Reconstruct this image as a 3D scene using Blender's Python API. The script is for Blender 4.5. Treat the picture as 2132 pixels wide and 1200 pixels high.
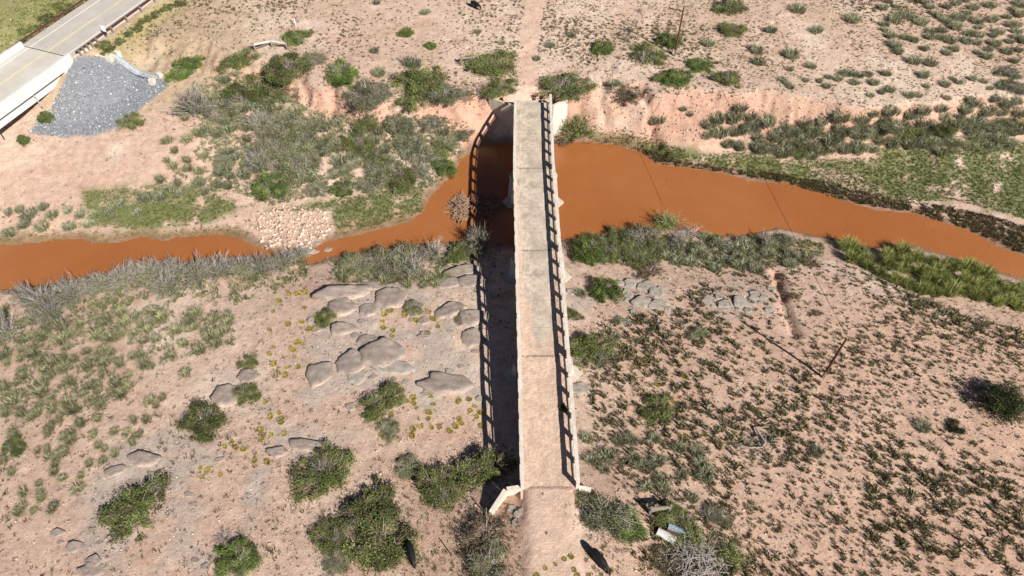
import bpy, bmesh, math, random
import numpy as np
from mathutils import Vector, Matrix

for o in list(bpy.data.objects): bpy.data.objects.remove(o)
scene = bpy.context.scene
C = scene.collection

# ------------------------------------------------------------------ camera, sky, sun, exposure
F_PX, PITCH, CAM_H = 1478.0, math.radians(50), 76.0
cam_d = bpy.data.cameras.new('camera'); cam = bpy.data.objects.new('camera', cam_d); C.objects.link(cam)
cam.location = (0, 0, CAM_H); cam.rotation_euler = (math.radians(90) - PITCH, 0, 0)
cam_d.sensor_width = 36.0; cam_d.lens = 36.0 * F_PX / 2132.0; cam_d.clip_end = 5000
scene.camera = cam
SUN_EL = math.radians(37)
SH = Vector((-0.63, 0.777, 0)).normalized()          # the way shadows fall
world = bpy.data.worlds.new('World'); scene.world = world; world.use_nodes = True
wn = world.node_tree; sky = wn.nodes.new('ShaderNodeTexSky'); sky.sky_type = 'NISHITA'; sky.sun_disc = False
sky.sun_elevation = SUN_EL; sky.sun_rotation = math.atan2(-SH.x, -SH.y); sky.altitude = 1600; sky.dust_density = 0.3; sky.air_density = 0.5
wn.links.new(sky.outputs[0], wn.nodes['Background'].inputs[0]); wn.nodes['Background'].inputs[1].default_value = 0.05
sun_d = bpy.data.lights.new('sun', 'SUN'); sun = bpy.data.objects.new('sun', sun_d); C.objects.link(sun)
sun_d.energy = 5.0; sun_d.angle = math.radians(0.53); sun_d.color = (1.0, 0.965, 0.91)
sdir = Vector((SH.x * math.cos(SUN_EL), SH.y * math.cos(SUN_EL), -math.sin(SUN_EL)))
sun.rotation_euler = sdir.to_track_quat('-Z', 'Y').to_euler(); sun.location = (60, -60, 90)
scene.view_settings.view_transform = 'Standard'; scene.view_settings.look = 'None'
scene.view_settings.exposure = 0.70; scene.view_settings.gamma = 1.0
scene.view_settings.use_curve_mapping = False

# ------------------------------------------------------------------ survey: photo pixels (2132 wide) <-> world
SP, CP = math.sin(PITCH), math.cos(PITCH)
def on_plane(u, v, z):
    a = (u - 1066) / F_PX; b = (600 - v) / F_PX
    t = (z - CAM_H) / (-SP + b * CP)
    return np.array([a * t, (CP + b * SP) * t, z + 0 * a * t])
def to_px(x, y, z):
    d = z - CAM_H; w = np.maximum(y * CP - d * SP, 1.0)
    return 1066 + F_PX * x / w, 600 - F_PX * (y * SP + d * CP) / w
rng = np.random.default_rng(7); random.seed(7)

def vnoise(x, y, seed=0):
    xi = np.floor(x).astype(np.int64); yi = np.floor(y).astype(np.int64); fx = x - xi; fy = y - yi
    def h(i, j):
        n = (i * 374761393 + j * 668265263 + seed * 974634777) & 0xffffffff
        n = ((n ^ (n >> 13)) * 1274126177) & 0xffffffff
        return ((n ^ (n >> 16)) & 0xffff) / 65535.0
    sx = fx * fx * (3 - 2 * fx); sy = fy * fy * (3 - 2 * fy)
    a = h(xi, yi) * (1 - sx) + h(xi + 1, yi) * sx; b = h(xi, yi + 1) * (1 - sx) + h(xi + 1, yi + 1) * sx
    return (a * (1 - sy) + b * sy) * 2 - 1
def fbm(x, y, o=4, seed=0):
    s = 0; a = 1.0; t = 0
    for k in range(o):
        s = s + a * vnoise(x * 2 ** k, y * 2 ** k, seed + k); t += a; a *= 0.5
    return s / t
def sstep(a, b, x):
    t = np.clip((x - a) / (b - a), 0, 1); return t * t * (3 - 2 * t)
def poly_sd(P, x, y):
    """signed distance to polygon, positive outside"""
    P = np.asarray(P, float); d = np.full(x.shape, 1e9); ins = np.zeros(x.shape, bool); n = len(P)
    for i in range(n):
        ax, ay = P[i]; bx, by = P[(i + 1) % n]; ex, ey = bx - ax, by - ay
        t = np.clip(((x - ax) * ex + (y - ay) * ey) / (ex * ex + ey * ey + 1e-12), 0, 1)
        d = np.minimum(d, (x - ax - t * ex) ** 2 + (y - ay - t * ey) ** 2)
        c = (ay > y) != (by > y)
        with np.errstate(divide='ignore', invalid='ignore'):
            ins ^= c & (x < ex * (y - ay) / (by - ay if by != ay else 1e-9) + ax)
    d = np.sqrt(d); return np.where(ins, -d, d)

# ------------------------------------------------------------------ lie of the land
SHORE = [(-700,560),(-300,540),(0,510),(70,505),(100,500),(170,497),(205,507),(240,506),(300,492),(340,500),(400,490),(470,487),(505,497),
 (560,522),(640,526),(680,503),(750,487),(850,462),(880,440),(895,405),(940,365),(960,330),(985,312),(1005,300),(1150,297),(1175,296),(1230,297),(1290,303),
 (1340,320),(1370,342),(1440,352),(1500,358),(1560,375),(1640,382),(1710,400),(1760,420),(1830,438),(1900,442),(1960,460),(2020,480),(2080,512),(2132,528),(2300,590),(2700,700),
 (2700,830),(2300,690),(2132,585),(2060,560),(1990,537),(1900,513),(1800,513),(1730,497),(1690,492),(1620,474),(1560,490),(1500,497),(1440,482),(1400,474),(1300,480),(1200,497),(1100,515),
 (1000,505),(950,503),(850,513),(800,527),(740,534),(690,536),(650,550),(600,546),(540,538),(480,535),(420,538),(340,552),(260,568),(190,582),(120,594),(60,602),(0,606),(-300,650),(-700,700)]
river = np.array([on_plane(u, v, 0.0)[:2] for u, v in SHORE])
HW_A = np.array([-83.08, 99.357]); HW_D = np.array([0.34907, 0.93709]); HW_N = np.array([0.93709, -0.34907]); HW_Z = 9.0; HW_J = 10.2
LOW = [(0,620,1.0),(0,800,2.3),(0,1190,4.3),(300,640,1.4),(300,900,3.0),(300,1190,4.6),(600,565,.6),(620,640,1.8),(700,600,2.0),(800,740,3.0),(600,1000,4.0),(900,950,3.8),
 (1000,600,2.2),(1000,800,3.2),(1000,960,3.7),(900,1190,5.5),(1000,1150,6.0),(1120,1050,6.95),(1150,1190,7.0),(1250,1190,6.9),(1200,600,2.0),(1250,800,3.5),(1240,950,4.4),
 (1300,1040,6.0),(1400,1190,6.2),(1500,900,4.6),(1700,780,4.6),(1500,650,3.2),(1650,560,2.2),(1800,575,2.1),(2100,690,2.8),(2100,900,4.6),(2100,1190,5.6),(1800,1190,5.6),(-400,900,2.6),(-400,1300,4.6),(2600,1000,4.5),(2500,1300,5.5),(1150,1500,7.0),(600,1500,5.6),(1700,1500,6.2),
 (0,490,.35),(100,450,.9),(300,440,.9),(450,440,.8),(600,420,.9),(750,400,.8),(850,380,.8),(650,300,2.2),(500,300,2.6),(300,350,2.4),(100,350,2.1),(50,290,2.7),(200,290,2.9),(400,290,3.3),
 (800,290,2.8),(900,270,3.0),(950,300,1.3),(1240,268,2.0),(1400,290,1.8),(1500,310,1.2),(1550,270,2.5),(1600,310,1.4),(1700,340,.7),(1700,285,2.8),(1900,340,.8),(1900,280,3.2),(2100,340,1.2),(2100,270,3.6),(2100,410,.7),(1900,390,.4),
 (1400,232,4.6),(1480,240,4.8),(1600,248,4.6),(1700,255,4.5),(1250,228,4.6),(1320,250,3.6),(1800,262,4.4),(1950,255,4.6),(2100,240,5.0),(740,250,4.6),(830,250,4.6),(920,245,4.4),(640,225,4.8),(350,180,5.0),(450,200,4.6),(560,220,4.0),(700,230,4.0),(-300,350,2.6),(-300,480,.8),(2600,300,3.5),(2600,480,.8)]
ctl = np.array([on_plane(u, v, z) for u, v, z in LOW]); near_water = np.array([[p[0], p[1], .15] for p in river])
ctl = np.vstack([ctl, near_water])
def rbf_fit(P):
    d = np.hypot(P[:, None, 0] - P[None, :, 0], P[:, None, 1] - P[None, :, 1]); n = len(P)
    A = np.zeros((n + 1, n + 1)); A[:n, :n] = -d + 1.0 * np.eye(n); A[:n, n] = 1; A[n, :n] = 1
    return np.linalg.solve(A, np.append(P[:, 2], 0))
rw = rbf_fit(ctl)
def rbf(x, y):
    s = np.full(x.shape, rw[-1])
    for (px, py, _), w in zip(ctl, rw[:-1]): s = s - w * np.hypot(x - px, y - py)
    return s
# edge of the upland beyond the river: (u, v, half width in m of the drop)
EDGE = [(-900,120,9),(150,90,9),(380,120,8),(520,150,5),(600,165,2.2),(660,195,1.6),(740,220,1.8),(830,220,2.0),(930,215,1.5),(985,222,1.3),(1040,215,1.0),(1150,205,.8),(1200,202,1.0),(1250,200,1.1),(1300,215,1.0),(1345,222,1.2),
 (1400,205,2.0),(1480,208,2.6),(1600,216,2.6),(1700,228,2.6),(1780,236,1.6),(1860,240,1.6),(1960,228,2.4),(2132,215,2.4),(2700,220,4)]
epts = np.array([list(on_plane(u, v, 6.6)[:2]) + [w] for u, v, w in EDGE])
def upland(x, y):
    ey = np.interp(x, epts[:, 0], epts[:, 1]); w = np.interp(x, epts[:, 0], epts[:, 2])
    d = y - ey + 1.3 * fbm(x * .22, y * .05, 3, 5) * np.clip(w, 0, 3) * .6 + .55 * np.abs(vnoise(x * .9, y * .25, 9)) - .2
    return d, w
PATHS = [(1120,0),(1105,60),(1095,120),(1100,190)]
def seg_dist(P, x, y):
    d = np.full(x.shape, 1e9)
    for (ax, ay), (bx, by) in zip(P[:-1], P[1:]):
        ex, ey = bx - ax, by - ay; t = np.clip(((x - ax) * ex + (y - ay) * ey) / (ex * ex + ey * ey), 0, 1)
        d = np.minimum(d, np.hypot(x - ax - t * ex, y - ay - t * ey))
    return d
GULLY = [([tuple(on_plane(u, v, zz)[:2]) for u, v in L_], dep, wid) for L_, zz, dep, wid in [([(1330,208),(1345,232),(1365,255),(1385,280)], 4.5, 1.6, .8), ([(1622,560),(1630,610),(1640,655),(1652,700)], 3.3, .8, .6), ([(1205,195),(1215,225)], 5.5, .8, .7), ([(1255,190),(1262,225)], 5.5, .9, .7), ([(625,165),(640,205)], 5.5, .9, .8), ([(700,195),(690,235)], 5, .8, .8)]]
def height(x, y):
    lo = np.clip(rbf(x, y), -.5, 9); d, w = upland(x, y)
    up = 7.1 + .12 * fbm(x * .05, y * .05, 3, 2)
    k = sstep(-1, 1, d / np.maximum(w, .3)); z = lo * (1 - k) + up * k
    z = z + .10 * fbm(x * .35, y * .35, 4, 11) + .05 * fbm(x * 1.3, y * 1.3, 2, 12)
    z = z + 4 * k * (1 - k) * (.9 * fbm(x * .45, y * .18, 4, 14) - .5 * np.abs(vnoise(x * .8, y * .2, 15)))
    for P, dep, wid in GULLY:
        z = z - dep * np.exp(-((seg_dist(P, x, y) + .25 * vnoise(x * 1.2, y * 1.2, 3)) / wid) ** 2)
    # the highway embankment
    s = (x - HW_A[0]) * HW_D[0] + (y - HW_A[1]) * HW_D[1]; o = (x - HW_A[0]) * HW_N[0] + (y - HW_A[1]) * HW_N[1]
    ds = np.maximum(HW_J + .6 - s, 0); do = np.maximum(np.abs(o) - 6.4, 0); dd = np.hypot(ds, do)
    emb = HW_Z - .28 - dd / 2.0 - .04 * np.maximum(np.abs(o) - 5.0, 0)
    z = np.maximum(z, emb)
    # approach behind the near abutment and between its wing walls
    ap = np.hypot(np.maximum(np.abs(x - 3.9) - 2.3 + .7 * fbm(x * .3, y * .3, 3, 92) * (y < 29), 0) * np.where(y < 28, .55, 1.0), np.maximum(y - 31.4, 0) * 3); z = np.maximum(z, 7.09 - ap * 1.0 + .03 * fbm(x * .8, y * .8, 2, 4))
    under = (np.abs(x - 3.4) < 3.3) & (y > 31.7) & (y < 97.0); z = np.where(under, np.minimum(z, 5.0), z)
    sd = poly_sd(river, x, y) + .45 * fbm(x * .5, y * .5, 3, 21)
    z = np.where(sd > 0, np.maximum(np.minimum(z, .12 + sd * 1.25), .05 + .04 * np.minimum(sd, 6)), -1.0 * sstep(0, 3, -sd) - .02)
    return z
GX0, GX1, GY0, GY1, GS = -125.0, 140.0, 4.0, 172.0, 0.4
gx = np.arange(GX0, GX1 + .01, GS); gy = np.arange(GY0, GY1 + .01, GS)
far = np.array([3, 8, 18, 40, 90, 200, 450, 1000, 2200.])
ax_x = np.concatenate([GX0 - far[::-1], gx, GX1 + far]); ax_y = np.concatenate([GY0 - far[::-1], gy, GY1 + far])
GXX, GYY = np.meshgrid(ax_x, ax_y)
GZ = height(np.clip(GXX, GX0 - 40, GX1 + 40), np.clip(GYY, GY0 - 40, GY1 + 40))
ZI = GZ[9:-9, 9:-9]
def ground(x, y):
    fx = np.clip((np.asarray(x, float) - GX0) / GS, 0, len(gx) - 1.001); fy = np.clip((np.asarray(y, float) - GY0) / GS, 0, len(gy) - 1.001)
    i = fx.astype(int); j = fy.astype(int); fx = fx - i; fy = fy - j
    return (ZI[j, i] * (1 - fx) + ZI[j, i + 1] * fx) * (1 - fy) + (ZI[j + 1, i] * (1 - fx) + ZI[j + 1, i + 1] * fx) * fy
def spot(u, v):
    """where the ground stands that the photo shows at this pixel"""
    zs = np.linspace(9.5, -.01, 400); p = on_plane(u, v, zs); g = np.maximum(ground(p[0], p[1]), 0); k = np.argmax(g >= zs)
    return Vector((p[0][k], p[1][k], max(g[k], 0)))
def px_per_m(P): return F_PX / (P[1] * CP - (P[2] - CAM_H) * SP)

# ------------------------------------------------------------------ materials
MATS = {}
def new_mat(name, rough=.8):
    m = bpy.data.materials.new(name); m.use_nodes = True; nt = m.node_tree; b = nt.nodes['Principled BSDF']
    b.inputs['Roughness'].default_value = rough; b.inputs['Specular IOR Level'].default_value = .25; MATS[name] = m
    return m, nt, b
def nd(nt, t, **kw):
    n = nt.nodes.new(t)
    for k, v in kw.items(): setattr(n, k, v)
    return n
def noise(nt, scale, detail=4, coord='Object', rough=.6):
    tc = nd(nt, 'ShaderNodeTexCoord'); n = nd(nt, 'ShaderNodeTexNoise'); n.inputs['Scale'].default_value = scale; n.inputs['Detail'].default_value = detail; n.inputs['Roughness'].default_value = rough
    nt.links.new(tc.outputs[coord], n.inputs['Vector']); return n
def ramp(nt, src, stops):
    r = nd(nt, 'ShaderNodeValToRGB'); e = r.color_ramp.elements
    while len(e) < len(stops): e.new(.5)
    for el, (p, c) in zip(e, stops): el.position = p; el.color = (*c, 1) if len(c) == 3 else c
    nt.links.new(src, r.inputs[0]); return r
def mixc(nt, a, b, f, mode='MIX'):
    m = nd(nt, 'ShaderNodeMix', data_type='RGBA', blend_type=mode)
    for sock, val in ((m.inputs[6], a), (m.inputs[7], b), (m.inputs[0], f)):
        if hasattr(val, 'is_output'): nt.links.new(val, sock)
        elif isinstance(val, (int, float)): sock.default_value = val
        else: sock.default_value = (*val, 1)
    return m.outputs[2]
def bump(nt, b, src, strength, dist=.1):
    n = nd(nt, 'ShaderNodeBump'); n.inputs['Strength'].default_value = strength; n.inputs['Distance'].default_value = dist
    nt.links.new(src, n.inputs['Height']); nt.links.new(n.outputs[0], b.inputs['Normal'])
def mottled(name, c1, c2, scale=1.5, rough=.85, bs=.3, spots=None, coord='Object', c3=None):
    m, nt, b = new_mat(name, rough); n = noise(nt, scale, 6, coord, .65)
    col = ramp(nt, n.outputs[0], [(.34, c1), (.66, c2)]).outputs[0]
    if c3:
        n3 = noise(nt, scale * .27, 3, coord); f3 = ramp(nt, n3.outputs[0], [(.52, (0, 0, 0)), (.66, (1, 1, 1))]).outputs[0]; col = mixc(nt, col, c3, f3)
    if spots:
        n2 = noise(nt, scale * 7, 3, coord); f = ramp(nt, n2.outputs[0], [(.58, (0, 0, 0)), (.66, (1, 1, 1))]).outputs[0]; col = mixc(nt, col, spots, f)
    nt.links.new(col, b.inputs['Base Color']); nb = noise(nt, scale * 9, 4, coord); bump(nt, b, nb.outputs[0], bs, .05); return m
def vcol_mat(name, rough=.85, transl=0.0, vary=.25, metal=0):
    m, nt, b = new_mat(name, rough); a = nd(nt, 'ShaderNodeAttribute', attribute_name='Col'); oi = nd(nt, 'ShaderNodeObjectInfo')
    mr = nd(nt, 'ShaderNodeMapRange'); mr.inputs[3].default_value = 1 - vary; mr.inputs[4].default_value = 1 + vary; nt.links.new(oi.outputs['Random'], mr.inputs[0])
    mul = nd(nt, 'ShaderNodeVectorMath', operation='SCALE'); nt.links.new(a.outputs['Color'], mul.inputs[0]); nt.links.new(mr.outputs[0], mul.inputs['Scale'])
    nt.links.new(mul.outputs[0], b.inputs['Base Color'])
    if transl:
        t = nd(nt, 'ShaderNodeBsdfTranslucent'); nt.links.new(mul.outputs[0], t.inputs[0]); mx = nd(nt, 'ShaderNodeMixShader'); mx.inputs[0].default_value = transl
        nt.links.new(b.outputs[0], mx.inputs[1]); nt.links.new(t.outputs[0], mx.inputs[2]); nt.links.new(mx.outputs[0], nt.nodes['Material Output'].inputs[0])
    return m
mottled('concrete', (.42, .36, .29), (.56, .50, .42), .9, .85, .3, (.30, .25, .20), c3=(.50, .41, .33))
mottled('concrete_rail', (.50, .44, .36), (.66, .60, .52), 1.2, .85, .4, (.36, .31, .26), c3=(.56, .46, .37))
mottled('concrete_white', (.50, .49, .465), (.60, .59, .56), .6, .8, .1)
mottled('steel_rust', (.055, .022, .016), (.095, .036, .026), 3, .75, .2)
mottled('galvanised', (.27, .29, .31), (.38, .41, .43), 3, .45, .1)
mottled('weathered_wood', (.16, .13, .10), (.28, .24, .19), 6, .9, .5)
mottled('pole_wood', (.075, .032, .016), (.13, .058, .03), 5, .85, .4)
mottled('pale_log', (.45, .39, .30), (.62, .55, .45), 5, .9, .4)
mottled('dead_wood', (.22, .19, .165), (.42, .38, .34), 4, .9, .4)
mottled('driftwood', (.17, .10, .06), (.38, .25, .17), 3, .9, .4)
mottled('sandstone', (.20, .157, .133), (.37, .295, .243), 1.5, .9, .9, (.17, .135, .118), c3=(.46, .355, .28))
mottled('sandstone_pale', (.23, .195, .165), (.40, .345, .29), 2.6, .9, .9, (.22, .185, .16))
mottled('white_sheet', (.42, .40, .37), (.62, .60, .57), 3, .6, .4, (.30, .22, .17))
mottled('blue_sheet', (.15, .205, .25), (.25, .32, .36), 2, .45, .2, (.5, .52, .52))
mottled('rust_sheet', (.10, .03, .018), (.17, .055, .03), 3, .7, .3)
mottled('black_hide', (.006, .006, .007), (.014, .012, .012), 5, .6, .1)
mottled('joint_dirt', (.16, .12, .095), (.34, .27, .21), 3, .95, .4); mottled('sign_white', (.78, .78, .78), (.84, .84, .84), 2, .4, 0)
mottled('sign_back', (.02, .025, .02), (.04, .04, .035), 2, .5, 0)
mottled('marking_white', (.66, .65, .62), (.78, .77, .74), 4, .7, .1)
mottled('marking_yellow', (.62, .50, .20), (.74, .62, .32), 4, .7, .1)
mottled('asphalt', (.40, .36, .315), (.47, .425, .375), .35, .9, .2, (.36, .32, .285))
mottled('highway_concrete', (.46, .42, .36), (.54, .50, .44), .3, .85, .15)
mottled('apron_concrete', (.55, .48, .38), (.66, .59, .49), .6, .85, .2)
mottled('orange_tip', (.75, .12, .02), (.8, .16, .03), 2, .5, 0)
vcol_mat('leaf', .75, .25); vcol_mat('blade', .8, .33); vcol_mat('twig', .9, 0, .15); vcol_mat('stone', .9, 0, .1)
# deck of the old bridge: wheel tracks, stains and cross joints, all of the concrete itself
m, nt, b = new_mat('bridge_deck', .9)
tc = nd(nt, 'ShaderNodeTexCoord'); sx = nd(nt, 'ShaderNodeSeparateXYZ'); nt.links.new(tc.outputs['Object'], sx.inputs[0])
n1 = noise(nt, .33, 6, 'Object', .62); base = ramp(nt, n1.outputs[0], [(.36, (.31, .25, .195)), (.50, (.45, .37, .29)), (.64, (.56, .47, .37))]).outputs[0]
n4 = noise(nt, 1.7, 5, 'Object', .7); f4 = ramp(nt, n4.outputs[0], [(.52, (0, 0, 0)), (.64, (.75, .75, .75))]).outputs[0]; base = mixc(nt, base, (.28, .228, .185), f4)
mp = nd(nt, 'ShaderNodeMapping'); mp.inputs['Scale'].default_value = (1, .3, 1); nt.links.new(tc.outputs['Object'], mp.inputs[0])
n2 = nd(nt, 'ShaderNodeTexNoise'); n2.inputs['Scale'].default_value = 2.2; n2.inputs['Detail'].default_value = 8; n2.inputs['Roughness'].default_value = .75; nt.links.new(mp.outputs[0], n2.inputs['Vector'])
ab = nd(nt, 'ShaderNodeMath', operation='ABSOLUTE'); nt.links.new(sx.outputs[0], ab.inputs[0]); sc_ = nd(nt, 'ShaderNodeMath', operation='MULTIPLY'); sc_.inputs[1].default_value = .42; nt.links.new(ab.outputs[0], sc_.inputs[0]); tw = ramp(nt, sc_.outputs[0], [(.25, (0, 0, 0)), (.55, (1, 1, 1)), (.75, (1, 1, 1)), (1.0, (0, 0, 0))])
tr = ramp(nt, n2.outputs[0], [(.50, (0, 0, 0)), (.60, (.9, .9, .9))]).outputs[0]; ml = mixc(nt, tr, tw.outputs[0], 1.0, 'MULTIPLY'); base = mixc(nt, base, (.62, .54, .44), ml)
n3 = noise(nt, 9, 4); sp = ramp(nt, n3.outputs[0], [(.58, (0, 0, 0)), (.70, (.6, .6, .6))]).outputs[0]; base = mixc(nt, base, (.20, .165, .13), sp)
nt.links.new(base, b.inputs['Base Color']); bump(nt, b, n3.outputs[0], .4, .03)
# ground
m, nt, b = new_mat('soil', .95); a = nd(nt, 'ShaderNodeAttribute', attribute_name='Col')
n1 = noise(nt, .9, 8, 'Object', .68); f1 = ramp(nt, n1.outputs[0], [(.28, (.74, .72, .72)), (.72, (1.2, 1.2, 1.2))]).outputs[0]
n2 = noise(nt, 5.5, 5, 'Object', .7); f2 = ramp(nt, n2.outputs[0], [(.3, (.80, .78, .78)), (.7, (1.15, 1.15, 1.15))]).outputs[0]
c = mixc(nt, a.outputs['Color'], f1, 1.0, 'MULTIPLY'); c = mixc(nt, c, f2, 1.0, 'MULTIPLY'); nt.links.new(c, b.inputs['Base Color'])
n3 = noise(nt, 2.2, 9, 'Object', .78); bump(nt, b, n3.outputs[0], .7, .25); b.inputs['Specular IOR Level'].default_value = .1
# muddy water
m, nt, b = new_mat('muddy_water', .14); n1 = noise(nt, .05, 4); c = ramp(nt, n1.outputs[0], [(.35, (.275, .094, .027)), (.65, (.315, .118, .039))]).outputs[0]; nt.links.new(c, b.inputs['Base Color'])
tc = nd(nt, 'ShaderNodeTexCoord'); mp = nd(nt, 'ShaderNodeMapping'); mp.inputs['Rotation'].default_value = (0, 0, .6); mp.inputs['Scale'].default_value = (1, .45, 1); nt.links.new(tc.outputs['Object'], mp.inputs[0])
wv = nd(nt, 'ShaderNodeTexNoise'); wv.inputs['Scale'].default_value = 4.2; wv.inputs['Detail'].default_value = 3; nt.links.new(mp.outputs[0], wv.inputs['Vector']); bump(nt, b, wv.outputs[0], .6, .08)
b.inputs['Specular IOR Level'].default_value = .4

# ------------------------------------------------------------------ mesh helpers
class MB:
    def __init__(s): s.v = []; s.f = []; s.c = []
    def add(s, verts, faces, col=(1, 1, 1)):
        n = len(s.v); s.v += [tuple(p) for p in verts]; s.c += [col] * len(verts); s.f += [tuple(i + n for i in q) for q in faces]
    def box(s, x0, x1, y0, y1, z0, z1, col=(1, 1, 1)):
        s.add([(x0,y0,z0),(x1,y0,z0),(x1,y1,z0),(x0,y1,z0),(x0,y0,z1),(x1,y0,z1),(x1,y1,z1),(x0,y1,z1)], [(3,2,1,0),(4,5,6,7),(0,1,5,4),(1,2,6,5),(2,3,7,6),(3,0,4,7)], col)
    def prism(s, P, z0, z1, P2=None, col=(1, 1, 1)):
        n = len(P); P2 = P2 or P; Z0 = z0 if hasattr(z0, '__len__') else [z0] * n; Z1 = z1 if hasattr(z1, '__len__') else [z1] * n
        s.add([(p[0], p[1], z) for p, z in zip(P, Z0)] + [(p[0], p[1], z) for p, z in zip(P2, Z1)],
              [tuple(range(n - 1, -1, -1)), tuple(range(n, 2 * n))] + [(i, (i + 1) % n, n + (i + 1) % n, n + i) for i in range(n)], col)
    def tube(s, pts, rad, n=3, col=(1, 1, 1)):
        pts = [Vector(p) for p in pts]; rad = rad if hasattr(rad, '__len__') else [rad] * len(pts); vs = []
        for i, p in enumerate(pts):
            t = (pts[min(i + 1, len(pts) - 1)] - pts[max(i - 1, 0)]).normalized(); up = Vector((0, 0, 1)) if abs(t.z) < .9 else Vector((1, 0, 0))
            a = t.cross(up).normalized(); bb = t.cross(a)
            vs += [p + (a * math.cos(2 * math.pi * k / n) + bb * math.sin(2 * math.pi * k / n)) * rad[i] for k in range(n)]
        fs = [(i * n + k, i * n + (k + 1) % n, (i + 1) * n + (k + 1) % n, (i + 1) * n + k) for i in range(len(pts) - 1) for k in range(n)]
        fs += [tuple(range(n - 1, -1, -1)), tuple((len(pts) - 1) * n + k for k in range(n))]; s.add(vs, fs, col)
    def mesh(s, name, mat, smooth=False):
        me = bpy.data.meshes.new(name); me.from_pydata(s.v, [], s.f); me.update(); set_col(me, np.array(s.c, float)); me.materials.append(MATS[mat])
        if smooth: me.shade_smooth()
        return me
def set_col(me, c):
    at = me.color_attributes.new('Col', 'FLOAT_COLOR', 'POINT'); at.data.foreach_set('color', np.hstack([c, np.ones((len(c), 1))]).astype(np.float32).ravel())
def np_mesh(name, v, f, col, mat):
    """v (n,3), f (m,k) index array with k 3 or 4"""
    me = bpy.data.meshes.new(name); k = f.shape[1]; me.vertices.add(len(v)); me.vertices.foreach_set('co', v.astype(np.float32).ravel())
    me.loops.add(f.size); me.loops.foreach_set('vertex_index', f.astype(np.int32).ravel()); me.polygons.add(len(f)); me.polygons.foreach_set('loop_start', np.arange(0, f.size, k, dtype=np.int32))
    me.update(calc_edges=True); me.validate(); set_col(me, col); me.materials.append(MATS[mat]); return me
def link(name, me, parent=None, loc=(0, 0, 0), rz=0, sc=None, rot=None):
    o = bpy.data.objects.new(name, me); C.objects.link(o); o.location = loc; o.rotation_euler = rot or (0, 0, rz)
    if sc is not None: o.scale = sc if hasattr(sc, '__len__') else (sc, sc, sc)
    if parent: o.parent = parent
    return o
def tag(o, label=None, cat=None, group=None, kind=None):
    for k, v in (('label', label), ('category', cat), ('group', group), ('kind', kind)):
        if v: o[k] = v
    return o
def thing(name, label, cat, loc=(0, 0, 0), rz=0, group=None): return tag(link(name, None, None, loc, rz), label, cat, group)

# ------------------------------------------------------------------ ground sheet
SAND = np.array([.53, .375, .285]); SAND2 = np.array([.61, .47, .365]); RED = np.array([.46, .235, .155]); ROCK = np.array([.45, .375, .315])
GREEN = np.array([.10, .14, .035]); MUD = np.array([.15, .085, .045]); GRAVEL = np.array([.23, .24, .255]); PALE = np.array([.52, .375, .285]); OLIVE = np.array([.30, .26, .12])
U, V = to_px(GXX, GYY, GZ)
jit = 14 * fbm(GXX * .4, GYY * .4, 3, 31)
def pmask(P, f): return sstep(f, -f, poly_sd(P, U, V) + jit * min(1, f / 12))
RIPRAP = [(148,132),(170,120),(205,118),(245,128),(300,152),(352,174),(335,192),(292,225),(255,260),(200,280),(130,284),(62,276),(80,248),(103,232),(120,200),(135,165)]
ROCKZ = [[(640,600),(700,585),(800,580),(900,570),(1010,545),(1015,700),(1015,850),(900,860),(800,830),(640,850),(600,790),(650,700)], [(230,930),(380,890),(480,960),(560,930),(560,1040),(430,1200),(200,1200),(140,1120),(180,1010)],
 [(440,780),(540,740),(560,860),(480,900)], [(1285,580),(1400,600),(1395,650),(1300,650)], [(1465,620),(1520,600),(1610,600),(1610,655),(1490,660)], [(560,880),(760,900),(700,950),(570,960)], [(1180,590),(1260,620),(1230,660),(1185,640)]]
GREENZ = [[(170,400),(330,385),(430,400),(500,430),(430,465),(300,480),(190,470)], [(560,440),(700,415),(800,400),(880,390),(880,440),(780,470),(700,480),(690,440)], [(1440,322),(1560,318),(1650,335),(1800,330),(1850,300),(2000,312),(2132,298),(2300,300),(2300,490),(2132,455),(1990,418),(1900,420),(1800,406),(1700,390),(1600,372),(1500,352)],
 [(1330,300),(1500,330),(1560,350),(1480,345),(1370,322)], [(1220,268),(1330,285),(1440,318),(1400,338),(1340,318),(1290,300),(1220,294)]]
MUDZ = [[(1320,305),(1400,330),(1500,350),(1600,360),(1720,380),(1850,415),(1960,430),(2060,450),(2132,470),(2250,500),(2250,600),(2132,530),(2020,480),(1900,443),(1760,420),(1640,383),(1500,358),(1370,342)], [(0,480),(200,480),(350,480),(500,470),(520,500),(340,502),(0,512)], [(700,470),(880,430),(960,320),(985,312),(900,400),(850,465),(690,505)]]
PALEZ = [[(545,440),(600,425),(680,440),(700,480),(640,520),(560,515),(520,470)], [(1690,350),(1790,365),(1830,405),(1750,410),(1680,375)], [(1910,385),(2010,390),(2080,430),(2000,425)]]
col = SAND[None, None, :] + (SAND2 - SAND) * sstep(-.3, .5, fbm(GXX * .05, GYY * .05, 4, 41))[..., None]
def blend(mask, c, k=1.0):
    global col; col = col * (1 - (mask * k)[..., None]) + c * (mask * k)[..., None]
gyy, gxx = np.gradient(GZ, ax_y, ax_x); steep = sstep(.35, 1.1, np.hypot(gxx, gyy)); blend(sstep(.22, .8, np.hypot(gxx, gyy)), RED, .6)
blend(pmask([(1170,188),(1300,190),(1420,180),(1560,200),(1760,215),(1760,255),(1560,250),(1440,300),(1330,290),(1180,270)], 20), np.array([.42, .265, .19]), .65)
blend(pmask([(850,990),(1085,1040),(1095,1260),(820,1260)], 35), np.array([.46, .30, .21]), .7)
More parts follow.
